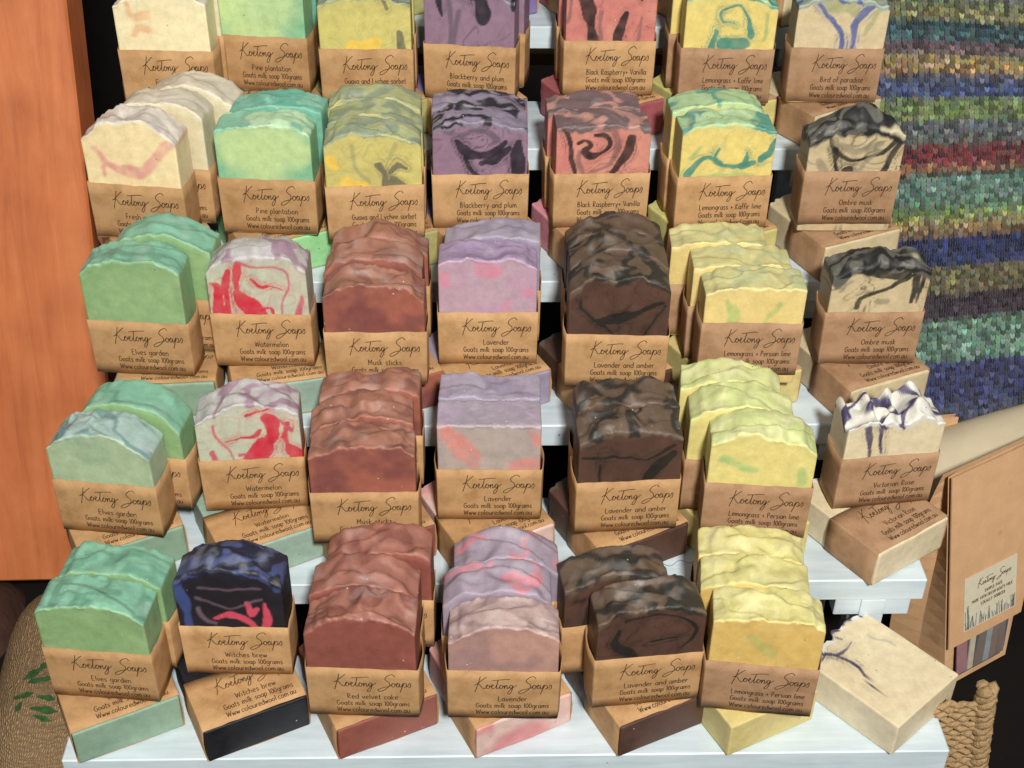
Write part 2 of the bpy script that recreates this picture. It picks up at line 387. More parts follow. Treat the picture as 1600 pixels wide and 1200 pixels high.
def catmull(P, n=3):
    P = np.asarray(P, float); Q = np.vstack([2*P[0]-P[1], P, 2*P[-1]-P[-2]]); out = []
    for i in range(1, len(Q)-2):
        for t in np.linspace(0, 1, n, endpoint=False):
            a, b, c, d = Q[i-1], Q[i], Q[i+1], Q[i+2]
            out.append(.5*((2*b)+(-a+c)*t+(2*a-5*b+4*c-d)*t*t+(-a+3*b-3*c+d)*t**3))
    out.append(P[-1]); return np.array(out)
def ribbon(paths, hw, fn):
    """flat ink strokes; fn maps label (x, z) to 3D"""
    V, F = [], []
    for P in paths:
        P = np.asarray(P, float)
        if len(P) < 2: continue
        t = np.gradient(P, axis=0); t /= np.linalg.norm(t, axis=1)[:, None]+1e-12
        n = np.stack([-t[:, 1], t[:, 0]], 1)
        h = np.full(len(P), hw); 
        A, Bb = P+n*h[:, None], P-n*h[:, None]
        k = len(V)
        for a, b in zip(A, Bb): V += [fn(*a), fn(*b)]
        for i in range(len(P)-1): F.append((k+2*i, k+2*i+1, k+2*i+3, k+2*i+2))
    return V, F

# ------------------------------------------------------------------ soap bars
W2, T = .0272, .0226           # half width, thickness
SL0, SLH = .0009, .0345        # sleeve start and height

# pour patterns. strokes: U -1..1 across, V 0 (sleeve edge) .. 1 (shoulder), half width in mm
ST = {
 'W3': [('r', [(-.35, 1.05, 1.6), (-.38, .8, 1.8), (-.42, .55, 1.0), (-.38, .4, 2.4), (-.2, .2, 3.4), (0, .02, 3.0)]), ('r', [(-.55, .95, 1.0), (-.62, .7, 1.4), (-.65, .4, .9), (-.62, -.1, 1.2)]), ('r', [(-.95, .7, .4), (-.82, .6, 1.1), (-.8, .3, 1.7), (-.85, -.1, 2.2)]), ('p', [(-.4, 1.12, .5), (0, 1.08, .35), (.4, 1.05, .3), (.6, .9, .35), (.62, .6, .25), (.5, .3, .2), (.45, 0, .2)]), ('r', [(-.1, .8, .6), (.05, .62, .7), (.25, .66, .35), (.5, .55, .2)]), ('p', [(.85, .4, .3), (.82, .15, .8), (.75, -.1, 1.2)]), ('r', [(.05, .1, .5), (.25, .18, .5), (.3, -.1, .6)])],
 'W2': [('r', [(.45, .9, 2.6), (.5, .6, 2.0), (.35, .4, 1.9), (.2, .2, 3.8), (.1, 0, 3.8)]), ('r', [(.8, .8, .8), (.7, .4, 1.0), (.85, .1, 2.2), (.9, -.1, 2)]), ('p', [(-.65, .8, .3), (-.6, .5, .3), (-.4, .2, .25), (-.3, 0, .25)]), ('r', [(-.45, .42, .25), (-.15, .52, .35), (.1, .52, .6), (.2, .68, .4)]), ('r', [(0, 1, .6), (.45, 1.12, .4)]), ('p', [(-.75, .2, .8), (-.65, -.1, 1.2)]), ('p', [(-.2, .1, .5), (.0, .12, .6), (.05, -.1, .6)]), ('p', [(.6, .9, .5), (.85, .65, .6)])],
 'BR4': [('k', [(-.95, 1.05, 1.2), (-.72, .78, .9), (-.68, .5, .6), (-.62, .2, .7), (-.55, -.1, .8)]), ('g', [(-.5, .5, .5), (-.52, .3, .7), (-.42, .1, .7), (-.38, -.1, .7)]), ('k', [(-.5, .68, .6), (-.35, .75, .5), (-.28, .62, .6), (-.4, .48, 1.1), (-.15, .4, 1.0), (0, .48, .7), (.12, .62, .8), (.05, .78, 1.0), (-.2, .85, .5)]), ('g', [(.25, .85, 1.1), (.28, .5, .9), (.2, .25, .7), (0, .1, .4), (-.25, .08, .4)]), ('k', [(.58, .8, 1.5), (.55, .6, 1.6), (.42, .3, 1.2), (.2, 0, .9)]), ('g', [(-.55, 1.05, 1), (0, .98, 1.4), (.6, 1.02, .8)])],
 'BR5': [('k', [(-.6, 1.3, 1.5), (-.55, .7, 2.4), (-.45, .4, 1.6), (-.35, -.1, 2.2)]), ('k', [(.35, .6, .8), (.2, .3, 1.6), (.15, -.1, 2)]), ('g', [(-.9, 1, .5), (-.95, .4, .5)]), ('k', [(.6, 1.3, .9), (.65, .9, .7)]), ('g', [(-.25, .6, .6), (-.2, .2, .6), (-.25, -.1, .7)]), ('g', [(.7, .5, .4), (.6, -.1, .4)]), ('g', [(-.4, 1.2, 1.5), (0, 1.05, 1.2), (.5, 1.2, 1.2)])],
 'BP4': [('k', [(-.5, .75, .9), (-.35, .55, 1.9), (0, .42, 1.7), (.3, .5, 1.1), (.5, .7, .7)]), ('k', [(.05, .25, .9), (.3, .35, 1.4), (.6, .55, .9)]), ('k', [(.8, .7, 1), (.78, .4, 2.1), (.8, .1, 2.3), (.75, -.1, 2)]), ('k', [(-.3, .4, .9), (-.15, .1, .7), (.1, -.1, .6)]), ('g', [(-.4, .85, .9), (0, .98, .8), (.35, .8, .8), (.2, .65, .5)]), ('g', [(-.9, 1.05, 1.4), (-.6, .95, 1)])],
 'BP5': [('k', [(.25, 1, 1.8), (.3, .7, 2.3), (.32, .5, 1.2)]), ('k', [(-.7, 1.3, 1.2), (-.68, .9, 1), (-.6, .6, .5)]), ('g', [(-.45, .9, .8), (-.4, .5, .7), (-.45, -.1, .7)]), ('g', [(-.25, .7, .7), (-.3, .3, .8), (-.35, -.1, .7)]), ('k', [(-.6, 1.25, .9), (-.2, 1.05, 1.4), (.3, 1.05, 1.3), (.6, 1.25, .9)]), ('g', [(-.4, 1.3, 1.4), (.3, 1.3, 1.4)])],
 'LK4': [('k', [(-.85, .05, 1.2), (-.65, .3, .8), (-.4, .42, .8), (-.15, .25, .5), (.1, .22, .5), (.4, .3, 1.0), (.4, .55, .4)]), ('k', [(.35, .25, 1.6), (.6, .28, .8)]), ('k', [(.75, .35, 1.5), (.9, .5, 1.0), (.98, .8, .6)]), ('k', [(-.2, .6, .4), (-.25, .4, .5), (-.1, .25, .5)]), ('g', [(-.8, .4, .6), (-.6, .65, .5)]), ('g', [(-.6, .0, .8), (0, .05, .8), (.6, .02, .5)])],
 'LK5': [('k', [(-.4, 0, 1.5), (-.3, .4, 1.0)]), ('k', [(-.1, .15, 2.6), (.3, .1, 2.4)]), ('k', [(.45, .3, 1.6), (.35, .7, .6), (.1, .95, .5), (-.2, .8, .5), (-.2, .6, .4), (.1, .5, .3)]), ('g', [(.8, .8, .5), (.75, .2, .6)])],
 'OM4': [('k', [(-.6, .9, .6), (-.4, .55, .8), (-.1, .4, .6), (.3, .45, .6), (.6, .6, .8), (1, 1.05, 1.1)]), ('k', [(-.5, 1.15, .5), (0, 1.05, .8), (.5, 1.08, .7), (1, 1.2, .7)]), ('k', [(-.45, .6, 1), (-.35, .2, .8), (-.25, -.1, .6)]), ('k', [(-.1, .15, 2.2), (-.1, .02, 1.6)]), ('k', [(1, 1.0, 1), (.75, .5, 1), (.6, .0, 1.4)]), ('g', [(.5, .6, .6), (.2, .3, .8), (.05, -.1, .8)]), ('g', [(-.75, .35, 1.2), (-.6, .1, 1.8), (-.8, -.1, 1.5)]), ('g', [(-.5, .8, 1.0), (0, .6, 1.2), (.5, .75, 1)])],
 'OM3': [('k', [(-.8, 1.0, .8), (-.3, .95, 1.4), (.3, .8, 1.4), (.7, 1.0, 1.4), (1, 1.15, 1)]), ('k', [(-.4, .1, .8), (-.38, .35, .7), (.1, .5, .7), (.5, .75, 1.0), (.8, 1, 1)]), ('k', [(.7, .9, .8), (.72, .5, 1.0), (.68, .2, .6)]), ('g', [(.0, .25, .9), (.2, .25, .9)]), ('k', [(.85, .8, .7), (.8, .2, .3)]), ('g', [(-.8, .5, .6), (-.6, .7, .8)])],
 'BOP': [('k', [(-.6, 1, .6), (-.35, .7, .8), (-.1, .5, .8), (.05, .25, .7), (.05, -.1, .7)]), ('k', [(.8, 1.1, 1.6), (.5, .85, 1.3), (.3, .6, 1.2), (.3, .2, .8), (.28, -.1, .8)]), ('g', [(.75, .8, 1), (.5, .3, .8)]), ('g', [(-.3, 1, 3), (.2, .85, 2.6)])],
 'VR': [('k', [(-.62, 1.0, 1.4), (-.55, .6, 1.3), (-.5, .2, .5), (-.5, -.1, .3)]), ('k', [(-.35, .9, 1), (-.3, .5, .5), (-.25, .1, .4)]), ('k', [(-.6, .95, 1.2), (-.2, .78, 1), (.2, .9, 1.1), (.5, 1.0, .8), (.75, .92, .6)])],
 'VRL': [('k', [(-1.0, 1.25, .5), (-.6, 1.0, .7), (-.35, 1.08, .5), (-.1, .92, .5), (.0, .75, .3)]), ('k', [(-1, .85, .5), (-.7, .8, .7), (-.45, .55, .6), (-.35, .2, .5), (-.5, -.2, .4), (-.65, -.6, .3)]), ('k', [(-.2, 1.25, .8), (.05, 1.05, .6), (.3, 1.15, .5), (.55, 1.1, .5)]), ('g', [(-.9, 1.1, 1.2), (-.75, .9, 1.5), (-.4, .85, .8)]), ('g', [(.0, 1.2, 1.6), (.4, 1.2, 1.4)]), ('k', [(-.45, .55, .5), (-.15, .5, .3), (.1, .55, .15)]), ('k', [(-.85, 1.0, .6), (-.6, .92, .5), (-.55, .75, .5), (-.8, .65, .5)]), ('g', [(.5, .5, .25), (.65, .2, .25), (.68, 0, .15)])],
 'LA3': [('k', [(-.75, .75, .5), (-.7, .5, .5), (-.3, .2, .6), (-.1, .05, .4)]), ('k', [(-.5, .3, .5), (-.2, .35, 1.5), (.1, .4, 1.9), (.5, .62, .8), (.85, .75, .5)]), ('k', [(.9, .7, .4), (.7, .3, .5), (.45, -.1, .5)])],
 'LA2': [('k', [(-.9, .6, .5), (-.3, .55, .4), (.3, .5, .4), (.8, .8, .5)]), ('k', [(.8, .6, 1.2), (.5, .25, 1.9), (.3, -.1, 1.6)]), ('k', [(-.6, .4, .4), (-.6, -.1, .5)])],
 'LA1': [('k', [(-.6, .7, .6), (-.65, .35, 1.4), (-.45, .15, 2), (-.3, -.1, 2.2)]), ('k', [(-.5, .9, .5), (.2, 1, .4), (.75, .7, .5), (.75, .4, .4), (.6, .1, .3)]), ('k', [(0, .4, .3), (.5, .45, .3)])],
 'WB': [('p', [(-.3, .25, .7), (0, .3, 1.0), (.3, .2, 1.0), (.45, .0, 1)]), ('p', [(.35, .6, .5), (.4, .35, .9), (.5, .45, .6)]), ('p', [(.65, .6, .5), (.7, .3, 1.0), (.65, 0, 1.3)]), ('b', [(-.95, 1.1, 2), (-.85, .6, 1.8), (-.8, .3, 1.3), (-.85, -.1, 1)]), ('b', [(.95, 1.1, 2), (.9, .9, 1)]), ('g', [(-.6, .7, .3), (0, .45, .25), (.6, .7, .3)]), ('g', [(-.6, .5, .5), (-.5, .2, .7), (-.3, .1, .5)]), ('g', [(-.5, .95, .3), (0, .9, .2), (.6, .95, .3)])],
 'FC': [('p', [(-.75, .75, .5), (-.55, .5, .8), (-.15, .35, 1.5), (.2, .3, 1.7), (.5, .55, 1.4), (.75, .85, 1.8), (.95, .95, 1.2)]), ('p', [(-.6, .4, .6), (-.6, .2, .4)])],
 'CR': [('p', [(-.7, 1, 1.0), (-.6, .7, 1.4), (-.3, .75, 1.5)]), ('p', [(-.3, .45, 1.1), (-.5, .5, .9), (-.6, .3, .8)])],
 'GL': [('k', [(.1, .45, 1.2), (.2, .25, 1), (.25, -.1, 1.2)]), ('k', [(.3, .25, .8), (.5, .45, 1.3), (.7, .4, .6)]), ('k', [(.4, .1, 1.8), (.7, -.05, 1.4)]), ('g', [(-.4, .9, .5), (-.35, .4, .6), (-.1, .1, .6)]), ('p', [(-.9, .6, 2), (-.8, .4, 1.5)]), ('p', [(-.5, .05, 2.4), (-.2, 0, 2)]), ('g', [(.5, .9, .5), (.3, .6, .5)])],
 'GL5': [('p', [(-.3, .05, 2.4), (.2, .15, 2.2)]), ('k', [(.75, .35, .8), (.8, -.1, 1.4)]), ('k', [(.45, 1, .8), (.5, .9, .6)])],
 'LP3': [('p', [(-.55, .65, .8), (-.42, .35, 2.0), (-.45, -.1, 1.6)]), ('p', [(.25, .2, .7), (.5, .6, .8)])],
 'LP2': [('p', [(-.75, .65, 1.1), (-.35, .52, .9), (-.1, .45, .5)]), ('p', [(.75, .5, .9), (.8, .2, 1.3)]), ('p', [(.6, .0, 1.5), (.8, 0, 1.2)]), ('p', [(-.6, .0, 1), (-.4, 0, 1)])],
 'LP1': [('p', [(-.3, .65, 1.4), (0, .42, 2), (.15, .3, 1.2)])],
 'LV2': [('p', [(-.85, .9, 2.5), (-.5, .5, 3.4), (-.3, .15, 2.4)]), ('p', [(.5, .08, 2.6), (.9, .1, 2.4)]), ('p', [(.92, .6, 1.5), (.85, .8, 1.2)])],
 'LV3': [('p', [(-.1, .95, 2.4), (.15, .9, 2.2)]), ('p', [(.4, .2, 1.3), (.35, .05, 1.3)]), ('p', [(-.9, .8, 1.8), (-.85, .6, 1)]), ('p', [(.85, .5, 1.2), (.8, .4, 1)])],
 'BRL': [('k', [(.1, -.55, 2), (.3, -.5, 2)])],
}
# flavour: face, second face tone, top, top swirl, stroke colours, softness (mm), top relief (mm), swirl frequency
FL = {
 'E1': dict(f=(136, 172, 114), f2=(152, 182, 126), t=(122, 176, 148), t2=(104, 156, 130), amp=2.0),
 'E2': dict(f=(168, 188, 148), f2=(150, 178, 142), t=(158, 184, 176), t2=(120, 152, 150), amp=2.6, sw=.5),
 'EL': dict(f=(138, 168, 142), f2=(128, 160, 138), t=(110, 160, 140), t2=(90, 140, 120), amp=1.6),
 'W': dict(marb=.30, dip=1.6, f=(190, 194, 168), f2=(200, 184, 168), t=(180, 176, 174), t2=(156, 128, 142), amp=2.4, r=(208, 26, 58), p=(200, 84, 104), sw=.35, fr=1.4),
 'WL': dict(f=(150, 176, 158), f2=(140, 165, 150), t=(150, 150, 160), t2=(150, 60, 90), amp=1.5, sw=.5),
 'M': dict(f=(162, 94, 74), f2=(126, 72, 68), t=(158, 108, 88), t2=(134, 88, 76), amp=4.8, mot=.9),
 'RV': dict(f=(148, 84, 70), f2=(138, 76, 66), t=(156, 102, 86), t2=(132, 82, 70), amp=4.6),
 'LV1': dict(f=(188, 144, 128), f2=(158, 124, 120), t=(184, 158, 152), t2=(160, 134, 132), amp=2.2, mot=.8),
 'LVP': dict(f=(152, 138, 156), f2=(160, 146, 160), t=(156, 142, 156), t2=(200, 132, 142), amp=3.6, sw=.22),
 'LV2': dict(f=(176, 162, 152), f2=(170, 152, 148), t=(162, 150, 162), t2=(172, 154, 176), amp=.6, p=(228, 130, 114)),
 'LV3': dict(f=(186, 156, 168), f2=(192, 150, 172), t=(160, 138, 168), t2=(150, 128, 156), amp=1.8, p=(220, 128, 150)),
 'LL': dict(f=(152, 142, 164), f2=(158, 148, 168), t=(160, 150, 166), t2=(148, 136, 156), amp=1.5),
 'PL': dict(f=(214, 140, 140), f2=(222, 190, 178), t=(190, 170, 170), t2=(170, 140, 150), amp=1.6, mot=1.),
 'LA': dict(marb=.55, dip=3.2, f=(90, 62, 50), f2=(76, 54, 44), t=(98, 80, 64), t2=(52, 48, 42), fr=1.3, amp=4.0, k=(34, 34, 30), sw=.55),
 'LP1': dict(f=(218, 180, 92), f2=(224, 190, 108), t=(204, 196, 124), t2=(214, 206, 140), amp=3.4, p=(168, 180, 100), sw=.4),
 'LP2': dict(f=(222, 206, 124), f2=(216, 204, 122), t=(194, 202, 132), t2=(206, 208, 146), amp=4.0, p=(120, 182, 112), sw=.4),
 'LP3': dict(f=(226, 200, 126), f2=(220, 196, 118), t=(202, 194, 130), t2=(186, 188, 134), amp=2.0, p=(150, 182, 104), sw=.4),
 'LPL': dict(f=(214, 196, 124), f2=(208, 190, 118), t=(202, 196, 128), t2=(190, 190, 130), amp=1.8),
 'VR': dict(marb=.0, dip=2.6, f=(222, 206, 168), f2=(216, 198, 158), t=(212, 208, 196), t2=(74, 66, 98), fr=1.9, amp=7.0, k=(62, 52, 88), g=(166, 156, 160), sw=.5),
 'WB': dict(marb=.0, dip=3.5, f=(36, 33, 40), f2=(28, 26, 32), t=(36, 38, 54), t2=(66, 74, 116), fr=1.7, amp=3.0, p=(214, 74, 98), b=(62, 78, 134), g=(120, 100, 112), sw=.5),
 'WBL': dict(f=(34, 34, 38), f2=(24, 24, 28), t=(40, 40, 60), t2=(70, 70, 120), amp=2, sw=.5),
 'FC': dict(dip=.8, f=(244, 222, 166), f2=(242, 212, 158), t=(208, 198, 184), t2=(188, 178, 166), amp=3.6, p=(224, 128, 138)),
 'CR': dict(f=(240, 226, 178), f2=(236, 218, 170), t=(216, 204, 184), t2=(196, 184, 166), amp=3.0, p=(226, 152, 100)),
 'CL': dict(f=(220, 208, 172), f2=(212, 200, 160), t=(206, 196, 176), t2=(190, 180, 160), amp=1.8),
 'PP': dict(dip=1.0, f=(190, 216, 148), f2=(178, 208, 148), t=(132, 186, 156), t2=(174, 208, 164), amp=3.0, sw=.5, edge=(120, 186, 146)),
 'PT': dict(f=(114, 176, 152), f2=(104, 164, 142), t=(104, 172, 150), t2=(132, 190, 166), amp=2.4, sw=.4),
 'PPL': dict(f=(150, 214, 146), f2=(140, 204, 140), t=(110, 186, 150), t2=(130, 200, 160), amp=2),
 'GL': dict(marb=.28, dip=1.2, f=(206, 194, 108), f2=(198, 186, 106), t=(168, 172, 122), t2=(138, 150, 122), amp=2.8, k=(112, 108, 86), g=(164, 158, 104), p=(236, 196, 70), sw=.5),
 'GLL': dict(f=(172, 170, 104), f2=(160, 160, 100), t=(150, 158, 116), t2=(130, 140, 110), amp=1.8),
 'BP': dict(marb=.75, dip=3.4, f=(148, 118, 138), f2=(142, 112, 130), t=(136, 124, 142), t2=(46, 44, 50), fr=1.5, amp=3.0, k=(38, 36, 42), g=(92, 82, 92), sw=.5),
 'BPL': dict(f=(124, 108, 160), f2=(130, 114, 164), t=(120, 104, 150), t2=(60, 54, 80), amp=2.0, sw=.4),
 'BR': dict(marb=.55, dip=2.6, f=(206, 126, 114), f2=(210, 146, 122), t=(116, 96, 96), t2=(182, 134, 122), amp=2.4, k=(40, 34, 36), g=(118, 90, 88), sw=.4),
 'BRL': dict(f=(222, 146, 158), f2=(214, 136, 148), t=(150, 100, 110), t2=(90, 66, 74), amp=2.0, k=(44, 38, 60), sw=.4),
 'BRD': dict(f=(166, 88, 92), f2=(150, 78, 84), t=(150, 84, 90), t2=(110, 60, 70), amp=2.0, sw=.3),
 'LK': dict(marb=.35, dip=1.6, f=(228, 206, 114), f2=(222, 200, 114), t=(166, 196, 144), t2=(88, 152, 132), amp=2.2, k=(66, 138, 122), g=(150, 180, 112), sw=.5),
 'LKL': dict(f=(208, 198, 116), f2=(196, 190, 112), t=(170, 190, 130), t2=(110, 160, 130), amp=1.8, sw=.3),
 'OM': dict(marb=.8, dip=5.0, f=(204, 184, 142), f2=(196, 172, 130), t=(98, 96, 88), t2=(42, 42, 40), fr=1.6, amp=4.5, k=(40, 40, 38), g=(140, 130, 106), sw=.55, t3=(190, 176, 142)),
 'OML': dict(f=(212, 194, 152), f2=(202, 184, 142), t=(150, 146, 130), t2=(70, 70, 66), amp=2, sw=.5),
 'BOP': dict(marb=.25, dip=2.2, f=(216, 196, 152), f2=(210, 190, 146), t=(156, 168, 150), t2=(88, 104, 150), amp=2.0, k=(82, 98, 156), g=(160, 166, 110), sw=.45),
}
def bar_mesh(fl, st, hL, hC, hR, seed, fine, dome=0.0, flat=False, burr=True):
    s = FL[fl]
    nx, ny = (72, 30) if fine else (40, 20)
    rr = .0009
    def axis(lo, hi, n): 
        return np.concatenate([[lo, lo+rr*.3, lo+rr], np.linspace(lo+rr, hi-rr, n)[1:-1], [hi-rr, hi-rr*.3, hi]])
    X = axis(-W2, W2, nx); Y = axis(0, T, ny)
    if fine: Z = np.concatenate([[0, rr*.3, rr, .006, .015, .026], np.linspace(.033, .062-rr, 46), [.062-rr*.3, .062]])
    else: Z = np.concatenate([[0, rr*.3, rr], np.linspace(.004, .062-rr, 20), [.062-rr*.3, .062]])
    V, F = [], []
    def grid(P, flip):
        a, b = P.shape[:2]; k = len(V)
        V.extend(P.reshape(-1, 3))
        for i in range(a-1):
            for j in range(b-1):
                q = (k+i*b+j, k+(i+1)*b+j, k+(i+1)*b+j+1, k+i*b+j+1)
                F.append(q[::-1] if flip else q)
    def g2(A, Bq): return np.meshgrid(A, Bq, indexing='ij')
    a, b = g2(X, Z); grid(np.stack([a, 0*a, b], -1), False); grid(np.stack([a, 0*a+T, b], -1), True)
    a, b = g2(Y, Z); grid(np.stack([0*a-W2, a, b], -1), True); grid(np.stack([0*a+W2, a, b], -1), False)
    a, b = g2(X, Y); grid(np.stack([a, b, 0*a+.062], -1), False); grid(np.stack([a, b, 0*a], -1), True)
    P = np.array(V)
    # weld the shared borders
    key = np.round(P*1e7).astype(np.int64)
    _, first, inv = np.unique(key, axis=0, return_index=True, return_inverse=True)
    inv = inv.ravel(); P = P[first]; F = [tuple(inv[i] for i in f) for f in F]
    lo = np.array([-W2+rr, rr, rr]); hi = np.array([W2-rr, T-rr, .062-rr])
    q = np.clip(P, lo, hi); d = P-q; ln = np.linalg.norm(d, axis=1); on = ln > 1e-9
    P[on] = q[on]+d[on]/ln[on][:, None]*rr
    x, y, z = P.T
    u = x/W2; v = y/T
    # top relief: the loaf's crown plus spoon-drawn folds
    e = np.abs(u)
    pw = (1.8, 2.3, 3.2)[seed % 3]
    crown = np.clip(1-e**pw, 0, 1)
    shoulder = np.where(u < 0, hL, hR)*ss(0, 1, e)+(hL+hR)/2*(1-ss(0, 1, e))
    h = shoulder+(hC-(hL+hR)/2)*crown
    ox = seed*3.71
    if not flat:
        h = h+.0011*noise3(u*2.2+ox, .4, 0, seed+61)+.0008*noise3(u*5.5+ox, v*.6, 0, seed+62)
        nt_ = 1 if seed % 2 else -1
        h = h-.0016*ss(.74, .84, u*nt_+.04*noise3(v*3, ox, 0, seed))
    wx = x*70+1.3*fbm(x*42+ox, y*42, 0, seed, 2); wy = y*95+1.3*fbm(x*42, y*42+ox, 3, seed+5, 2)
    r0 = fbm(wx*.62+ox, wy*.55+.35*wx, 1.7, seed+9, 2)
    ridg = 1-2*np.sqrt(r0*r0+.0009)
    f1 = fbm(wx*.6+7+ox, wy*.6, 5.1, seed+3, 2)
    sg = 1 if seed % 2 else -1
    ph = (sg*x*.75*math.cos(seed)+y*1.5)*215+4.2*f1+seed
    saw = (ph/(2*math.pi)) % 1.0
    fold = np.where(saw < .86, (saw/.86)**1.4, (1-saw)/.14)
    amp = s['amp']*1e-3
    rel = amp*(.75*(ridg-.45)+.65*f1+.75*(fold-.45))
    rel *= .5+.5*crown
    edge = np.minimum(v, 1-v)
    rel *= .55+.45*ss(0, .15, edge)
    jag = (.0006*noise3(x*420+ox, v*2, 2, seed)+.0004*noise3(x*900, v*3+ox, 4, seed))*(.06+.94*ss(.10, 0, edge))+.00012*noise3(x*700+ox, y*700, 4, seed)
    if flat: rel = rel*.3
    dm = dome*crown*np.sin(np.pi*np.clip(v*.9+.1, 0, 1))**.8
    if fl == 'VR' and dome > 0:
        rel = rel+.010*np.exp(-((u-.45)/.25)**2)*ss(.05, .5, v)+.006*np.clip(np.sin(u*13+1.2), 0, 1)*(u < .15)*ss(.15, .6, v)
    ht = h+rel+jag+dm
    k = np.clip(z/.062, 0, 1)**2.2
    zn = z+(ht-.062)*k
    # slight hand-cut skew and waviness of the cut faces
    skew = .0005*fbm(z*60+ox, x*40, 0, seed, 2)
    yn = y+skew*(1-2*(v > .5))*0.8
    if burr: yn = yn-.0007*ss(.97, 1.0, z/.062)*(v < .02)*np.clip(noise3(x*300+ox, 0, 0, seed), 0, 1)
    xn = x*(1+.006*fbm(z*50, y*40+ox, 0, seed+2, 2))
    P2 = np.stack([xn, yn-T/2, zn], 1)
    # ---- colour of the pour
    top = ss(.985, 1.0, z/.062)*ss(0.0, .035, v)*(e < .9995)
    depth_from_top = (ht-zn)
    band = np.exp(-np.clip(depth_from_top, 0, 1)/.0022)
    m1 = fbm(x*55+ox, y*40, zn*55, seed+11, 3)
    mot = s.get('mot', .6)
    f, f2, t, t2 = [lin(s[n]) for n in ('f', 'f2', 't', 't2')]
    fc = f[None]+(f2-f)[None]*(ss(-.25, .45, m1)*mot)[:, None]
    sw = s.get('sw', .25)
    ang = seed*1.3
    yy = y+np.clip(ht-zn, 0, .02)*1.3; q1 = x*90+1.4*fbm(x*70+ox, yy*90, 1, seed+21, 2); q2 = yy*110+1.4*fbm(x*70, yy*90+ox, 2, seed+23, 2)
    bands = np.sin((q1*math.cos(ang)+q2*math.sin(ang)+2.2*fbm(q1*.5, q2*.5, zn*20, seed+25, 2))*2.1*s.get('fr', 1.0))
    sm = ss(.75-1.3*sw, 1.15-1.0*sw, bands)
    tcol = t[None]+(t2-t)[None]*sm[:, None]
    if 't3' in s:
        b3 = ss(.35, .7, fbm(q1*.6+4, q2*.6, 3, seed+31, 2)); tcol = tcol+(lin(s['t3'])[None]-tcol)*b3[:, None]
    # thin skin of top colour dips over the cut edges
    col = fc
    side = ss(.9985, 1.0, e)
    col = col+(((f+t)*.5)[None]-col)*(side*.5)[:, None]
    if 'edge' in s:
        ed = ss(.75, 1.0, e+.25*m1)*ss(.035, .045, zn)*.6+ss(.015, 0, zn-.035)*ss(.3, .9, e+.3*m1)*.8
        col = col+(lin(s['edge'])[None]-col)*np.clip(ed, 0, 1)[:, None]
    V_ = (zn-.035)/.029
    wu = u+.05*fbm(u*4+ox, V_*3, v, seed+41, 2)+(v-.0)*.12*math.sin(seed)
    wv = V_+.06*fbm(u*3, V_*4+ox, v, seed+43, 2)
    if s.get('marb') and (st or fine):
        kc = lin(s.get('k', s.get('r', s['t2'])))
        mu = u*1.15+.75*fbm(u*1.1+ox, V_*1.1, v*.4, seed+81, 2); mv = V_*1.3+.75*fbm(u*1.1, V_*1.1+ox, v*.4, seed+83, 2)
        nn = fbm(mu*1.5+ox, mv*1.5, v*.3, seed+85, 2)
        wl = .018+.03*np.clip(fbm(u*2, V_*2+ox, 0, seed+87, 2), 0, 1)
        ln_ = np.exp(-((nn-.05)/wl)**2)+.8*np.exp(-((nn+.16)/(wl*.7))**2)+.7*np.exp(-((nn-.26)/(wl*.9))**2)
        reg = ss(-.35, .35, fbm(u*1.3+ox, V_*1.3, 0, seed+89, 2)+.25*(1-e))
        col = col+(kc[None]-col)*np.clip(ln_*reg*s['marb'], 0, .95)[:, None]
    if st:
        mm = np.array([W2*1000, 29.0]); hwn = fbm(u*3+ox, V_*3, 0, seed+71, 2)
        for key_, pl in ST[st]:
            pl = catmull(pl, 4) if len(pl) > 2 else np.asarray(pl, float)
            dmin = np.full(len(P), 99.0)
            for a_, b_ in zip(pl[:-1], pl[1:]):
                A = a_[:2]*mm; Bv = b_[:2]*mm; ab = Bv-A
                px, py = wu*mm[0]-A[0], wv*mm[1]-A[1]
                tt = np.clip((px*ab[0]+py*ab[1])/(ab@ab+1e-9), 0, 1)
                dd = np.hypot(px-tt*ab[0], py-tt*ab[1])-np.abs(a_[2]+(b_[2]-a_[2])*tt)*(1.75+.6*hwn)
                dmin = np.minimum(dmin, dd)
            soft = {'k': .35, 'r': .35, 'p': .5, 'b': .9, 'g': .8}[key_]
            if fl in ('LV2', 'LV3', 'LP1', 'LP2', 'LP3', 'FC', 'CR'): soft = 1.5
            cc = lin(s.get(key_, s.get('k', (90, 90, 90))))
            a_ = ss(soft, -soft*.6, dmin)*(.72 if key_ == 'g' else .99)
            a_ = a_*(.92+.08*noise3(x*260, zn*260, 0, seed))
            if soft == 1.5: a_ = a_*(.62+.3*fbm(u*5+ox, V_*5, 0, seed+75, 2))
            if key_ in 'kr':   # feathered drag lines beside the main swirl
                ec = np.exp(-((dmin-1.5-.9*hwn)/.28)**2)*.5+np.exp(-((dmin-2.7-1.5*hwn)/.22)**2)*.32+ss(3.0, 0, dmin)*.12
                a_ = np.maximum(a_, ec*ss(-.15, .5, fbm(u*2.2, V_*2.4+ox, 0, seed+73, 2)+.12)*1.2)
            col = col+(cc[None]-col)*np.clip(a_, 0, 1)[:, None]
    dip = s.get('dip', 0)*1e-3
    dv = ss(dip*1.25+1e-5, dip*.75, (ht-zn)+dip*.75*fbm(x*110+ox, y*60, 0, seed+91, 2))*(z > .03) if dip else 0
    tint = np.clip(top+.28*band*(v < .03)+dv, 0, 1)
    # lighter dry lip where the wire left the soap
    col = col+(tcol-col)*tint[:, None]
    lip = np.exp(-((z/.062-.993)/.012)**2)*(v < .06)*.3
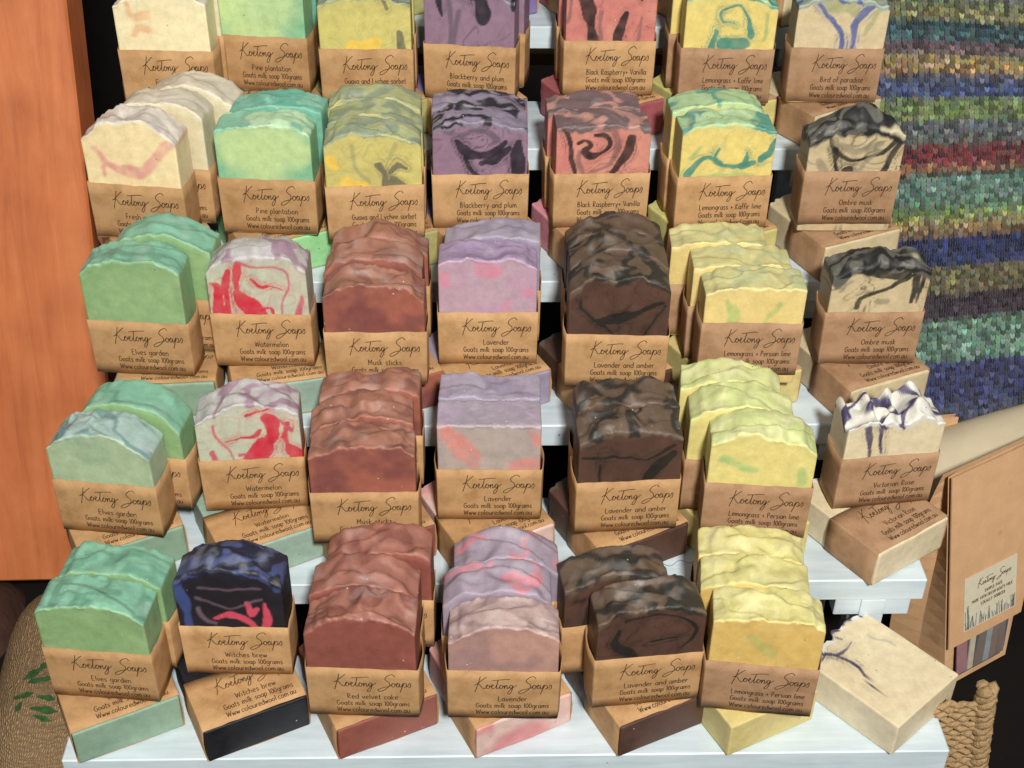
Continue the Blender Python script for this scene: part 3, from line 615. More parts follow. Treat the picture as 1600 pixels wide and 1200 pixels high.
    col = col+(np.minimum(col*1.5+.05, .9)-col)*lip[:, None]
    bl = ss(.1, .6, fbm(x*120+ox, y*120, zn*120, seed+51, 2))*top*.12
    col = col+(np.array([.75, .75, .72])[None]-col)*bl[:, None]
    lum = (col@np.array([.25, .62, .13]))[:, None]
    col = (lum+(col-lum)*.93)*1.03
    return mesh('bar', P2, F, MSOAP, True, np.clip(col, .004, .93))

# paper sleeve: a band of paper round the bar, a little loose at the sides
def sleeve_fn(side_slack):
    hx, hy, r = W2+.0006, T/2+.0005, .0011
    pts = []
    def arc(cx, cy, a0):
        for k in range(5):
            a = math.radians(a0+k*22.5); pts.append((cx+r*math.cos(a), cy+r*math.sin(a)))
    def line(p, q, n):
        for k in range(1, n): t = k/n; pts.append((p[0]+(q[0]-p[0])*t, p[1]+(q[1]-p[1])*t))
    arc(hx-r, -hy+r, -90); line((hx, -hy+r), (hx, hy-r), 5)
    arc(hx-r, hy-r, 0); line((hx-r, hy), (-hx+r, hy), 5)
    arc(-hx+r, hy-r, 90); line((-hx, hy-r), (-hx, -hy+r), 5)
    arc(-hx+r, -hy+r, 180); line((-hx+r, -hy), (hx-r, -hy), 12)
    P = np.array(pts)
    out = []
    for (x, y) in P:
        k = ss(.85, 1.0, abs(x)/hx)*np.cos(np.clip(y/hy, -1, 1)*math.pi/2)
        out.append((x+math.copysign(side_slack*k, x), y))
    return np.array(out), hx, hy
def front_y(x, z, hy): return -hy-.00035*math.cos(min(1, abs(x)/W2)*math.pi/2)*math.sin(max(0, min(1, (z-SL0)/SLH))*math.pi)
def sleeve_mesh(seed, slack, mat):
    P, hx, hy = sleeve_fn(slack); n = len(P); rows = 6; th = .0003
    V, F = [], []
    for layer, off in ((0, 0.0), (1, -th)):
        for k in range(rows):
            t = k/(rows-1)
            for i, (x, y) in enumerate(P):
                l = math.hypot(x, y); 
                ex = x+off*(1 if abs(x) > hx-.002 else 0)*math.copysign(1, x); ey = y+off*(1 if abs(y) > hy-.002 else 0)*math.copysign(1, y)
                z = SL0+SLH*t
                if y < -hy+.0004: ey = front_y(x, z, hy)-off*1
                jz = (.00035*float(noise3(x*90+seed, y*90, t*2, seed))+.0003*float(noise3(x*600+seed, y*500, 0, seed)))*(1 if k in (0, rows-1) else .2)
                # paper springs away a little at the loose upper corners
                sp = .0006*t*ss(.8, 1, abs(x)/hx)*float(noise3(x*40, y*90+seed, 0, seed+2))
                V.append((ex+math.copysign(sp, x), ey, z+jz))
    N_ = n*rows
    for k in range(rows-1):
        for i in range(n):
            j = (i+1) % n
            F.append((k*n+i, k*n+j, (k+1)*n+j, (k+1)*n+i))
            F.append((N_+k*n+j, N_+k*n+i, N_+(k+1)*n+i, N_+(k+1)*n+j))
    for i in range(n):
        j = (i+1) % n
        F.append((j, i, N_+i, N_+j)); a = (rows-1)*n
        F.append((a+i, a+j, N_+a+j, N_+a+i))
    m = mesh('paper_sleeve', V, F, mat, True)
    return m
HYF = T/2+.0005
SLEEVES = [sleeve_mesh(i+1, sl, MKRAFT) for i, sl in enumerate((.0002, .0006, .0014, .0004))]
SLEEVES_R = [sleeve_mesh(i+11, sl, MKRAFT2) for i, sl in enumerate((.0002, .0007, .0014))]
LETTER = {}
def lettering(text):
    if text in LETTER: return LETTER[text]
    fn = lambda x, z: (x, front_y(x, z, HYF)-.00012, z)
    cx = .0044; zt = SL0+SLH
    k = .0385/12.6
    paths = [catmull([(cx-.0385/2+a*k, zt-.0124+b*k*1.12) for a, b in p], 3) for p in SCRIPT]
    V, F = ribbon(paths, .00021, fn)
    small = text_paths(text, cx+.0005, zt-.0213, .00205, .9, .037)
    small += text_paths('Goats milk soap 100grams', cx+.0005, zt-.0264, .00205, .92, .037)
    small += text_paths('Www.colouredwool.com.au', cx+.0005, zt-.0314, .00205, .92, .037)
    V2, F2 = ribbon([catmull(p, 3) if len(p) > 2 else p for p in small], .00020, fn)
    n = len(V); V = V+V2; F = F+[tuple(i+n for i in f) for f in F2]
    LETTER[text] = mesh('lettering', V, F, MINK, False); return LETTER[text]

STEP = ['the bottom step', 'the second step up', 'the third step up', 'the fourth step up', 'the fifth step up', 'the top step']
count = [0]
def soap(kind, fl, st, tier, x, y, yaw, hs=(.062, .068, .062), fine=False, text=None, label='', dome=0., flat=False, lift=0., rosy_shade=False, zoff=None, lean=0.):
    count[0] += 1; seed = count[0]*7+tier
    root = obj('soap_bar', None)
    tag(root, label, 'soap bar', 'handmade soap bars on the stepped stand')
    zt = tier*RISE
    cy, sy = math.cos(yaw), math.sin(yaw)
    if kind == 'stand':
        z = zt+T+.0020 if zoff is None else zoff
        root.location = (x-sy*T/2, tier*RUN+y+cy*T/2, z)
        root.rotation_euler = (-lean, 0, yaw)
    else:
        root.location = (x, tier*RUN+y, zt+T/2+.0009 if text or kind == 'lie' else zt+T/2+.0003)
        root.rotation_euler = (-math.pi/2, 0, yaw)
    obj('bar', bar_mesh(fl, st, *hs, seed, fine, dome, flat), root)
    if text is not None:
        sl = obj('paper_sleeve', (SLEEVES_R if rosy_shade else SLEEVES)[count[0] % (3 if rosy_shade else 4)], root, (0, 0, lift))
        obj('lettering', lettering(text), sl)
    return root
R_ = math.radians
mmh = lambda a, b, c: (a*1e-3, b*1e-3, c*1e-3)
# one row per stack: tier, x, y offset on the tread, yaw, front heights, words on the sleeve, colour words,
#   standing flavours front to back [(flavour, pattern, dx)], lying flavour (or None), options
GAP = .0236
STACKS = [
 # bottom step
 (0, -.2064, .0197, -6.4, (59.7, 66, 58), 'Elves garden', 'green', [('E1', None, 0), ('E1', None, .002)], 'EL', {}),
 (0, -.1406, .0352, -2.1, (65, 73, 64), 'Witches brew', 'black, blue and pink swirled', [('WB', 'WB', 0)], 'WBL', dict(dome=.004)),
 (0, -.0735, .0066, -3.0, (60, 69, 61), 'Red velvet cake', 'brick red', [('RV', None, 0), ('RV', None, -.001), ('RV', None, .004)], 'RV', {}),
 (0, -.0035, .0040, -1.6, (56, 65, 56), 'Lavender', 'dusty pink and lilac', [('LV1', None, 0), ('LVP', None, -.0035), ('LVP', None, .001)], 'PL', {}),
 (0, .0697, .0129, 6.2, (60, 68, 62), 'Lavender and amber', 'dark chocolate brown', [('LA', 'LA1', 0), ('LA', 'LA2', -.0125)], 'LA', {}),
 (0, .1256, .0060, -7.5, (62, 67, 62), 'Lemongrass + Persian lime', 'golden yellow', [('LP1', 'LP1', 0), ('LP1', None, -.006), ('LP1', None, -.007)], 'LPL', dict(rosy_shade=1, nosleeve=1)),
 # second
 (1, -.2107, .0151, -7.9, (57, 67, 53), 'Elves garden', 'pale sage and green', [('E2', None, 0), ('E1', None, .008)], 'EL', {}),
 (1, -.1364, .0340, 3.9, (60, 72, 64), 'Watermelon', 'grey and crimson swirled', [('W', 'W2', 0)], 'WL', {}),
 (1, -.0749, .0066, 1.0, (57, 66, 60), 'Musk sticks', 'terracotta', [('M', None, 0), ('M', None, -.001), ('M', None, .002)], 'M', {}),
 (1, -.0097, .0243, -.6, (64, 64.5, 64), 'Lavender', 'grey and coral patched', [('LV2', 'LV2', 0), ('LL', None, 0)], 'PL', dict(flat=1)),
 (1, .0638, .0143, 3.6, (62, 68, 62), 'Lavender and amber', 'dark chocolate brown', [('LA', 'LA2', 0), ('LA', None, .002)], 'LA', {}),
 (1, .1307, .0064, -6.0, (61.8, 70, 62), 'Lemongrass + Persian lime', 'lemon yellow with green streaks', [('LP2', 'LP2', 0), ('LP2', None, -.010), ('LP2', None, -.015)], 'LPL', dict(rosy_shade=1, lift=.003, nosleeve=1)),
 (1, .2077, .0341, 6.7, (54, 57, 56), 'Victorian Rose', 'cream and navy swirled', [('VR', 'VR', 0)], 'VR', dict(rosy_shade=1, dome=.002, lyaw=33, lx=.0131, ly=.0095)),
 # third
 (2, -.2018, .0172, -4.9, (67, 74, 66), 'Elves garden', 'green', [('E1', None, 0), ('E1', None, .011)], 'EL', dict(lyaw=3)),
 (2, -.1356, .0246, -1.7, (62, 71, 63), 'Watermelon', 'grey and crimson swirled', [('W', 'W3', 0)], 'WL', dict(lyaw=13.6, dome=.003)),
 (2, -.0713, .0066, -1.0, (57, 65, 56.5), 'Musk sticks', 'terracotta', [('M', None, 0), ('M', None, -.002), ('M', None, 0)], 'M', {}),
 (2, -.0098, .0066+.0, -1.0, (64, 69, 65), 'Lavender', 'lilac and pink', [('LV3', 'LV3', 0), ('LL', None, .002)], 'LL', dict(y=.026)),
 (2, .0605, .0030, -1.7, (62, 72, 64), 'Lavender and amber', 'dark chocolate brown', [('LA', 'LA3', 0), ('LA', None, .001), ('LA', None, .0)], 'LA', {}),
 (2, .1344, .0066, -1.1, (60, 63, 62), 'Lemongrass + Persian lime', 'pale yellow with green wedges', [('LP3', 'LP3', 0), ('LP3', None, -.004), ('LP3', None, -.014)], 'LPL', dict(rosy_shade=1, lift=.005)),
 (2, .2071, .0248, .9, (59, 62, 61), 'Ombre musk', 'cream and charcoal swirled', [('OM', 'OM3', 0)], 'OML', dict(rosy_shade=1, dome=.006, lyaw=23)),
 # fourth
 (3, -.2089, .0066, -8.4, (64, 74, 65), 'Fresh cut roses', 'cream with pink smear', [('FC', 'FC', 0), ('CL', None, .008), ('CL', None, .018)], 'CL', dict(y=.0125)),
 (3, -.1359, .0137, -4.2, (64, 69, 64), 'Pine plantation', 'pale green', [('PP', None, 0), ('PT', None, .003)], 'PPL', {}),
 (3, -.0738, .0066, 2.1, (62, 67, 59), 'Guava and Lychee sorbet', 'olive yellow with grey streaks', [('GL', 'GL', 0), ('GL', None, .001), ('GL', None, .0)], 'GLL', {}),
 (3, -.0136, .0206, -.1, (65, 68, 63), 'Blackberry and plum', 'mauve and black swirled', [('BP', 'BP4', 0), ('BP', None, -.001)], 'BPL', {}),
 (3, .0570, .0216, 2.3, (63, 66, 65), 'Black Raspberry+ Vanilla', 'salmon pink and black swirled', [('BR', 'BR4', 0), ('BR', None, -.003)], 'BRL', dict(lst='BRL')),
 (3, .1282, .0180, 3.0, (65, 68, 63), 'Lemongrass + Kaffir lime', 'yellow and teal swirled', [('LK', 'LK4', 0), ('LK', None, -.002)], 'LKL', {}),
 (3, .2014, .0162, -.1, (59, 63, 62), 'Ombre musk', 'cream and charcoal swirled', [('OM', 'OM4', 0)], 'OML', dict(rosy_shade=1, dome=.014, lift=.004, lyaw=24)),
 # fifth
 (4, -.1995, .0076, -2.0, (63, 70, 64), 'Fresh cut roses', 'cream with orange smear', [('CR', 'CR', 0), ('CL', None, .002)], 'CL', {}),
 (4, -.1456, .0300, -7.0, (64, 69, 64), 'Pine plantation', 'pale green', [('PP', None, 0), ('PT', None, .002)], 'PT', {}),
 (4, -.0812, .0100, .1, (64, 67, 64), 'Guava and Lychee sorbet', 'olive yellow with gold patch', [('GL', 'GL5', 0), ('GL', None, .001)], 'GLL', {}),
 (4, -.0198, .0165, -9.0, (65, 70, 64), 'Blackberry and plum', 'mauve and black streaked', [('BP', 'BP5', 0), ('BP', None, .003)], 'BPL', {}),
 (4, .0655, .0244, .2, (64, 69, 65), 'Black Raspberry+ Vanilla', 'salmon pink and black streaked', [('BR', 'BR5', 0), ('BR', None, -.003)], 'BRD', {}),
 (4, .1356, .0122, -2.5, (65, 68, 64), 'Lemongrass + Kaffir lime', 'yellow and teal swirled', [('LK', 'LK5', 0), ('LK', None, -.006)], 'LKL', dict(rosy_shade=1)),
 (4, .2024, .0134, -1.7, (62, 66, 62), 'Bird of paradise', 'beige with blue swirl', [('BOP', 'BOP', 0)], 'OML', dict(rosy_shade=1, lyaw=30)),
]
ORD = {1: ['only'], 2: ['front', 'back'], 3: ['front', 'middle', 'back']}
for (tier, x, y, yaw, hs, words, desc, stands, lying, o) in STACKS:
    y = o.get('y', y)
    n = len(stands); ya = R_(yaw)
    if n == 3: y = min(y, .0066) if 'y' not in o else y
    maxy = .0765-n*GAP+.0008
    y = min(y, maxy) if n == 3 else min(y, .0765-n*GAP+.004)
    for i, (fl, st, dx) in enumerate(stands):
        hh = mmh(*hs)
        if i: hh = tuple(v+rnd.uniform(-.001, .0022) for v in hh)
        if n == 1: lab = f'the one upright {desc} soap bar on {STEP[tier]}'
        else: lab = f'{ORD[n][i]} upright {desc} soap bar on {STEP[tier]}'
        px = x+dx-math.sin(ya)*GAP*i; py = y+math.cos(ya)*GAP*i
        soap('stand', fl, st, tier, px, py, ya+(R_(rnd.uniform(-2, 2)) if i else 0), hh, i == 0, words, lab,
             dome=o.get('dome', 0.), flat=bool(o.get('flat')) and i == 0, lift=o.get('lift', 0.) if i == 0 else 0., rosy_shade='rosy_shade' in o)
    if lying:
        soap('lie', lying, o.get('lst'), tier, x+o.get('lx', .0115), o.get('ly', .009), R_(o.get('lyaw', 26)+(rnd.uniform(-2, 2) if 'lyaw' not in o else 0)), mmh(61, 66, 61), False,
             None if 'nosleeve' in o else words, f'bar lying under the {desc} soap on {STEP[tier]}', rosy_shade='rosy_shade' in o)
# the bare bar at the right end of the bottom step
soap('bare', 'VR', 'VRL', 0, .2187, .0144, R_(40.4), mmh(59, 62, 60), True, None, 'bare cream soap bar with purple swirl lying at the right end of the bottom step', dome=0)
# lying bars on the top step
for x, fl, words, desc in ((-.2, 'CL', 'Fresh cut roses', 'cream'), (-.135, 'PPL', 'Pine plantation', 'green'), (-.0705, 'GLL', 'Guava and Lychee sorbet', 'olive'), (.0, 'BPL', 'Blackberry and plum', 'purple'), (.072, 'BRD', 'Black Raspberry+ Vanilla', 'dark red'), (.142, 'LKL', 'Lemongrass + Kaffir lime', 'yellow'), (.205, 'OML', 'Bird of paradise', 'beige')):
    soap('lie', fl, None, 5, x, .010, R_(26), mmh(61, 66, 61), False, words, f'{desc} soap bar lying on the top step at the upper picture edge')

# ------------------------------------------------------------------ orange timber post at the left
def frame(o, ex, ey, ez, loc):
    Mx = Matrix.Identity(4)
    for i in range(3):
        Mx[i][0], Mx[i][1], Mx[i][2], Mx[i][3] = ex[i], ey[i], ez[i], loc[i]
    o.matrix_world = Mx
lean = R_(18)
p0 = unproj(203, 905, .90)
m = MB(); m.box(-.16, 0, 0, .034, 0, .62, .0015)
o = obj('timber_post', m.mesh('timber_post', MWOOD, False)); o.location = p0; o.rotation_euler = (-lean, R_(-1.0), 0)
tag(o, 'broad orange stained timber post standing left of the soap stand', 'post')

# ------------------------------------------------------------------ knitted throw at the right
def knit_pt(a, b):
    """a: metres to the right, b: metres down the cloth"""
    o = unproj(1352, -60, .90)
    ex = np.array([.985, .17, -.03]); ez = np.array([.0, -.50, -.866])
    n = np.cross(ez, ex); n /= np.linalg.norm(n)
    w = .006*math.sin(a*26+1.0)+.004*math.sin(b*17+a*9)+.010*math.sin(min(1, b/.36)*math.pi)
    sag = .014*(a/.15)**1.3*(b < 1)*max(0, 1-b/.12)
    edge = 0
    return o+ex*a+ez*(b+sag)+n*w, n
stripes = [(.0, (126, 128, 112)), (.020, (134, 134, 120)), (.026, (96, 112, 66)), (.036, (146, 140, 74)), (.041, (44, 80, 88)), (.052, (60, 98, 104)), (.056, (116, 80, 88)), (.062, (112, 104, 96)), (.065, (160, 140, 66)), (.074, (170, 128, 58)), (.078, (84, 96, 126)), (.090, (64, 82, 138)), (.094, (112, 138, 66)), (.106, (118, 140, 72)), (.110, (92, 104, 116)), (.122, (108, 112, 104)), (.126, (124, 42, 50)), (.137, (128, 42, 50)), (.139, (182, 122, 54)), (.143, (90, 66, 54)), (.146, (88, 136, 118)), (.160, (106, 150, 128)), (.166, (96, 134, 90)), (.170, (120, 150, 64)), (.180, (158, 128, 64)), (.186, (120, 90, 60)), (.189, (42, 54, 104)), (.208, (48, 62, 116)), (.212, (116, 110, 62)), (.228, (126, 114, 70)), (.232, (60, 48, 58)), (.248, (68, 54, 66)), (.254, (98, 146, 118)), (.280, (108, 156, 130)), (.285, (60, 66, 118)), (.314, (68, 74, 124)), (.320, (78, 84, 112)), (.42, (74, 80, 108)), (.6, (70, 76, 104))]
stripes = [((b_ if b_ < .18 else .18+(b_-.18)*.90), c_) for b_, c_ in stripes]
throw = obj('knitted_throw', None); throw.location = unproj(1480, 640, .86)
tag(throw, 'striped multicoloured hand knitted woollen throw hanging right of the soap', 'throw')
inv = Vector(throw.location)
SW, SH = .0040, .0032
Vv, Ff, Cc = [], [], []
gV, gF, gC = [], [], []
rk = random.Random(3)
def bottom(a): return .452-.50*max(0, a-.045)**1.0
na = int(.23/SW)
for i in range(na):
    a = i*SW
    nb_ = int(bottom(a)/SH)
    for j in range(nb_):
        b = j*SH
        k = 0
        bb = b+rk.uniform(-.0015, .0015)
        while k < len(stripes)-2 and stripes[k+1][0] < bb: k += 1
        c0 = lin(stripes[k][1]); c1 = lin(stripes[k+1][1]); t = (bb-stripes[k][0])/(stripes[k+1][0]-stripes[k][0]); c0 = c0+(c1-c0)*max(0, min(1, t))
        lu = c0@np.array([.3, .59, .11]); c0 = lu+(c0-lu)*rk.uniform(.45, .95)
        vary = np.array([rk.uniform(.3, 1.25)*(1.7 if rk.random() < .12 else 1)]*3)*np.array([rk.uniform(.85, 1.15) for _ in range(3)])
        cc = np.clip(c0*vary, 0, .9)
        jx, jy = rk.uniform(-.0003, .0003), rk.uniform(-.0003, .0003)
        for sgn in (-1, 1):
            # one leg of the V: a fat little spindle leaning into its partner
            pts = []
            for t in (-.15, .15, .5, .85, 1.15):
                aa = a+SW*.5+sgn*SW*(.10+.24*t); bq = b-SH*.55+SH*1.5*(1-t)
                p, nn = knit_pt(aa+jx, bq+jy)
                bulge = .0014*math.sin(max(0, min(1, (t+.15)/1.3))*math.pi)
                pts.append((p+nn*bulge, nn))
            rads = (.00035, .0009, .0011, .0009, .00035)
            base = len(Vv)
            d = pts[-1][0]-pts[0][0]; d /= np.linalg.norm(d)
            for (p, nn), r in zip(pts, rads):
                bi = np.cross(d, nn)
                for q in range(5):
                    an = 2*math.pi*q/5
                    Vv.append(p+bi*math.cos(an)*r+nn*math.sin(an)*r*.9-np.array(inv)); Cc.append(cc)
            for r_ in range(4):
                for q in range(5):
                    Ff.append((base+r_*5+q, base+r_*5+(q+1) % 5, base+(r_+1)*5+(q+1) % 5, base+(r_+1)*5+q))
o = obj('stitches', mesh('stitches', Vv, Ff, MFUR, True, np.array(Cc)), throw); o['kind'] = 'stuff'
# dark ground of the cloth behind the stitches
na2, nb2 = 24, 40
for i in range(na2+1):
    a = .23*i/na2
    for j in range(nb2+1):
        b = (bottom(a)+.001)*j/nb2; p, nn = knit_pt(a, b)
        gV.append(p-nn*.0007-np.array(inv)); gC.append(lin((52, 56, 62)))
gF = [(i*(nb2+1)+j, (i+1)*(nb2+1)+j, (i+1)*(nb2+1)+j+1, i*(nb2+1)+j+1) for i in range(na2) for j in range(nb2)]
obj('backing', mesh('backing', gV, gF, MFUR, True, np.array(gC)), throw)
# cream bolster below it
def ellipsoid(name, c, ax, mat, n=28, e=2.6, amp=.0, seed=1):
    V, F = [], []
    m_ = n*2
    for i in range(n+1):
        th = math.pi*i/n
        for j in range(m_):
            ph = 2*math.pi*j/m_
            d = np.array([math.sin(th)*math.cos(ph), math.sin(th)*math.sin(ph), math.cos(th)])
            r = (np.abs(d)**e).sum()**(-1/e)
            p = d*r*np.array(ax)
            p = p*(1+amp*float(fbm(p[0]*14, p[1]*14, p[2]*14, seed, 3)))
            V.append(p)
    F = [(i*m_+j, i*m_+(j+1) % m_, (i+1)*m_+(j+1) % m_, (i+1)*m_+j) for i in range(n) for j in range(m_)]
    o = obj(name, mesh(name, V, F, mat, True)); o.location = c; return o
o = ellipsoid('cream_bolster', unproj(1618, 735, .885), (.14, .045, .030), MCREAM, 28, 2.3, .03); o.rotation_euler = (.5, R_(-9), .2)
tag(o, 'cream calico bolster under the hem of the knitted throw', 'bolster')

# ------------------------------------------------------------------ kraft bags
def bag(name, loc, yaw, w0, w1, d, h, label, tilt):
    root = obj(name, None, None, loc, (-tilt, 0, yaw)); tag(root, label, 'paper bag', 'kraft paper bags of soap slices')
    # front panel at y=0 from x=0 to w; gussets fold inwards; pinched flat at the top
    V, F = [], []
    rows = 16
    for k in range(rows+1):
        t = k/rows; z = h*t; w = w0+(w1-w0)*t
        dep = d*(1-t**1.5)+.004*t
        gus = .34*d*math.sin(t*math.pi*.5)
        cr = .0007*math.sin(t*19)
        V += [(0, 0, z), (w/3, -.0014*math.sin(t*3)+cr, z), (2*w/3, -.0010*math.sin(t*4)-cr, z), (w, 0, z), (w-gus*.6, dep/2, z), (w, dep, z), (w/2, dep, z), (0, dep, z), (gus*.6, dep/2, z)]
    n = 9
    for k in range(rows):
        for i in range(n): F.append((k*n+i, k*n+(i+1) % n, (k+1)*n+(i+1) % n, (k+1)*n+i))
    F.append(tuple(range(n))[::-1]); F.append(tuple(rows*n+i for i in range(n)))
    obj('body', mesh('body', V, F, MKBAG, False), root)
    return root
def panel(name, pts, y, th, mat, parent):
    V = [(x_, y, z_) for x_, z_ in pts]+[(x_, y+th, z_) for x_, z_ in pts]; n = len(pts)
    F = [tuple(range(n)), tuple(range(2*n-1, n-1, -1))]+[(i, i+n, (i+1) % n+n, (i+1) % n) for i in range(n)]
    return obj(name, mesh(name, V, F, mat, False), parent)
BW0, BW1, BAGH = .056, .092, .154
byaw, btilt = R_(30), R_(14)
b1_ = bag('paper_bag', (.2835, .1285, -.0985), byaw, BW0, BW1, .05, BAGH, 'kraft paper bag with folded flap, printed sticker and clear window', btilt)
bw = lambda z: BW0+(BW1-BW0)*z/BAGH
panel('flap', [(-.001, .032), (bw(.032)+.001, .032), (bw(BAGH)+.001, BAGH+.001), (-.001, BAGH+.001)], -.0042, .0010, MKBAG, b1_)
SX = .037
stk = panel('sticker', [(.011, .040), (.058, .040), (.058, .0795), (.011, .0795)], -.0048, .0003, MSTICK, b1_)
fnb = lambda x_, z_: (x_, -.00495, z_)
kk = .030/12.6
V1, F1 = ribbon([catmull([(SX-.015+a*kk, .0695+b*kk*.9) for a, b in p], 3) for p in SCRIPT], .0002, fnb)
FONT.update({'A': (1, [[(.05, 0), (.45, 1.7), (.9, 0)], [(.2, .6), (.7, .6)]]), 'C': (1, [[(.85, 1.4), (.5, 1.7), (.12, 1.2), (.12, .4), (.5, 0), (.85, .3)]]), 'D': (1, [[(.12, 0), (.12, 1.7), (.6, 1.5), (.85, .85), (.6, .2), (.12, 0)]]),
 'H': (1, [[(.12, 0), (.12, 1.7)], [(.85, 0), (.85, 1.7)], [(.12, .85), (.85, .85)]]), 'I': (.4, [[(.2, 0), (.2, 1.7)]]), 'N': (1, [[(.12, 0), (.12, 1.7), (.85, 0), (.85, 1.7)]]), 'T': (1, [[(.05, 1.7), (.9, 1.7)], [(.47, 1.7), (.47, 0)]]), 'U': (1, [[(.12, 1.7), (.12, .4), (.48, 0), (.85, .4), (.85, 1.7)]]), 'Y': (1, [[(.05, 1.7), (.45, .85), (.85, 1.7)], [(.45, .85), (.45, 0)]])})
cap = text_paths('SAMPLE PACK', SX, .0630, .0013, 1, .024)+text_paths('MADE WITH FRESH GOATS MILK', SX-.001, .0588, .0013, 1, .042)+text_paths('LOCALLY SOURCED', SX, .0546, .0013, 1, .030)
V2, F2 = ribbon([np.asarray(p) for p in cap], .00022, fnb)
n_ = len(V1); obj('lettering', mesh('lettering', V1+V2, F1+[tuple(i+n_ for i in f) for f in F2], MINK, False), stk)
gp = []
rg = random.Random(5)
for i in range(46):
    x0 = rg.uniform(.0125, .0570); hgt = rg.uniform(.003, .010)*(1.8 if x0 < .016 else 1); dx = rg.uniform(-.0015, .0015)
    gp.append([(x0, .0408), (x0+dx*.4, .0408+hgt*.5), (x0+dx, .0408+hgt)])
Vg, Fg = ribbon(gp, .00034, fnb); obj('grass_drawing', mesh('grass_drawing', Vg, Fg, MGREY, False), stk)
panel('window_frame', [(.010, .006), (.048, .006), (.052, .010), (.056, .0325), (.007, .0325), (.0065, .010)], -.0022, .0006, MDARK, b1_)
cols = [((150, 92, 100), .0075, .0165, 0), ((188, 176, 146), .0170, .0215, .003), ((96, 74, 62), .0225, .0300, .006), ((128, 140, 140), .0308, .0360, .004), ((110, 84, 70), .0368, .0425, .003), ((98, 78, 62), .0433, .0500, .002)]
for ci, (c_, xa, xb, sk) in enumerate(cols):
    mm_ = plain('slice_soap', c_, .6, .3, 120, .8, 1.1)
    panel('soap_slice', [(xa, .0080), (xb, .0080), (xb+sk, .0318), (xa+sk, .0318)], -.0032-.0001*(ci % 2), .0009, mm_, b1_)
panel('window_film', [(.0068, .0075), (.0510, .0075), (.0550, .0322), (.0068, .0322)], -.0038, .0001, MFILM, b1_)
tr = unproj(1506, 658, .88)
ht2 = float(tr[2])+.0985
b2_ = bag('paper_bag', (float(tr[0])-.058, float(tr[1])-.012, -.0985), R_(8), .058, .058, .03, ht2, 'plain kraft paper bag standing behind the one with the sticker', R_(4))

# ------------------------------------------------------------------ jute bags
def jute_bag(name, c, ax, rot, label):
    o = ellipsoid(name, (0, 0, 0), ax, MJUTE, 36, 3.4, .035, 4); o.name = 'woven_body'
    root = obj(name, None, None, tuple(c), rot); o.parent = root; o.location = (0, 0, 0)
    tag(root, label, 'jute bag', 'woven jute bags beside the stand')
    return root
jl = jute_bag('jute_bag', unproj(112, 1215, .80), (.040, .085, .105), (0, R_(6), R_(6)), 'brown jute bag with green leaf print at the lower left corner')
jr = jute_bag('jute_bag', unproj(1494, 1180, .76)+np.array([-.012, .045, -.050]), (.026, .040, .06), (0, R_(-6), R_(-8)), 'coarse woven jute bag with rope edge at the lower right corner')
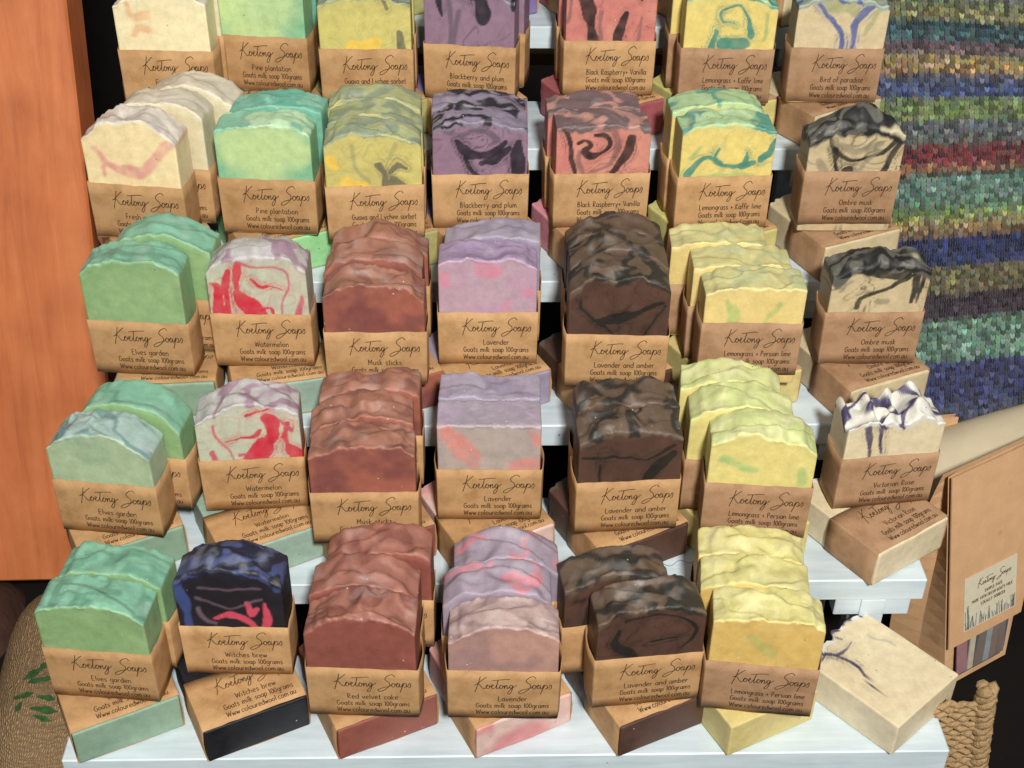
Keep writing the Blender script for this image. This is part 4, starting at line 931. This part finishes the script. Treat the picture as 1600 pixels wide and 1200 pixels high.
# printed leaves: patches of ink laid on the weave of the left bag
from mathutils.bvhtree import BVHTree
bpy.context.view_layer.update()
body = [c_ for c_ in jl.children][0]
Mw = body.matrix_world.copy(); Mi = Mw.inverted()
bvh = BVHTree.FromPolygons([Mw @ v_.co for v_ in body.data.vertices], [tuple(p_.vertices) for p_ in body.data.polygons])
for (x0, y0, x1, y1, wd) in ((36, 1062, 72, 1040, 5), (44, 1066, 84, 1058, 4.5), (20, 1092, 52, 1082, 4), (46, 1106, 90, 1112, 5.5), (24, 1112, 34, 1096, 4), (58, 1088, 86, 1092, 4.5), (60, 1046, 76, 1034, 3.5), (52, 1118, 78, 1126, 4.5)):
    V, F = [], []; n = 8; ok = True
    L_ = math.hypot(x1-x0, y1-y0); nx_, ny_ = -(y1-y0)/L_, (x1-x0)/L_
    for k in range(n+1):
        t = k/n; w_ = wd*math.sin(math.pi*min(max(t, .03), .97))**.7*(1+.3*math.sin(9*t+x0))
        for sg in (1, -1):
            q = unproj(x0+(x1-x0)*t+nx_*w_*sg, y0+(y1-y0)*t+ny_*w_*sg, .3)
            hit, nr, _, _ = bvh.ray_cast(Vector(CAMP), Vector(q-CAMP).normalized())
            if hit is None: ok = False; break
            V.append(tuple(Mi @ (hit-Vector(q-CAMP).normalized()*.0012)))
        if not ok: break
    if not ok: continue
    o = obj('printed_leaf', mesh('printed_leaf', V, [(2*k, 2*k+1, 2*k+3, 2*k+2) for k in range(n)], MLEAF, True), jl)
# twine rows on the right bag and its rope edge
for k in range(46):
    z_ = .108-k*.0037
    pts = []
    for i in range(40):
        a = -.045+.076*i/39
        pts.append((a, -.054-.006*math.cos(a*20)+.0010*math.sin(i*1.57+k*math.pi), z_+.002*math.sin(a*40)+.0007*math.sin(i*.9+k)))
    m = MB(); m.tube(pts, [.0019*(1+.16*math.sin(i*2.4+k)) for i in range(40)], 6); child('twine_row', m, MROPE, jr, True)
for kx in range(3):
    ph = kx*2*math.pi/3; pts = []
    for i in range(110):
        z_ = .122-i*.0021; pts.append((.034+.0030*math.cos(z_*420+ph)-.004*math.sin(z_*12), -.058+.0030*math.sin(z_*420+ph), z_))
    m = MB(); m.tube(pts, [.0030*(1+.12*math.sin(i*1.7)) for i in range(110)], 7); child('rope_strand', m, MROPE, jr, True)
# dark bags of cloth at both lower corners
o = ellipsoid('leather_bag', unproj(-10, 1120, .95), (.05, .06, .11), MBROWN, 28, 2.6, .12, 9); tag(o, 'dark brown leather bag at the far lower left edge', 'bag')
o = ellipsoid('dark_garment', unproj(1690, 1120, 1.04), (.07, .06, .16), plain('charcoal_cloth', (58, 52, 48), .95, .1, 30, .6, 1.3, .6, .003, 60), 28, 2.4, .14, 12); tag(o, 'charcoal cloth garment heaped at the lower right edge', 'garment')
# a hair on the second step
pts = [(.0815+.001*i, RUN+.012+.0016*math.sin(i*.55)+.0002*i, RISE+.0004) for i in range(24)]
m = MB(); m.tube(pts, .00012, 5); o = obj('stray_hair', m.mesh('stray_hair', MINK)); tag(o, 'fine dark hair lying on the white second step', 'hair')

scn.render.engine = 'CYCLES'
scn.cycles.max_bounces = 6
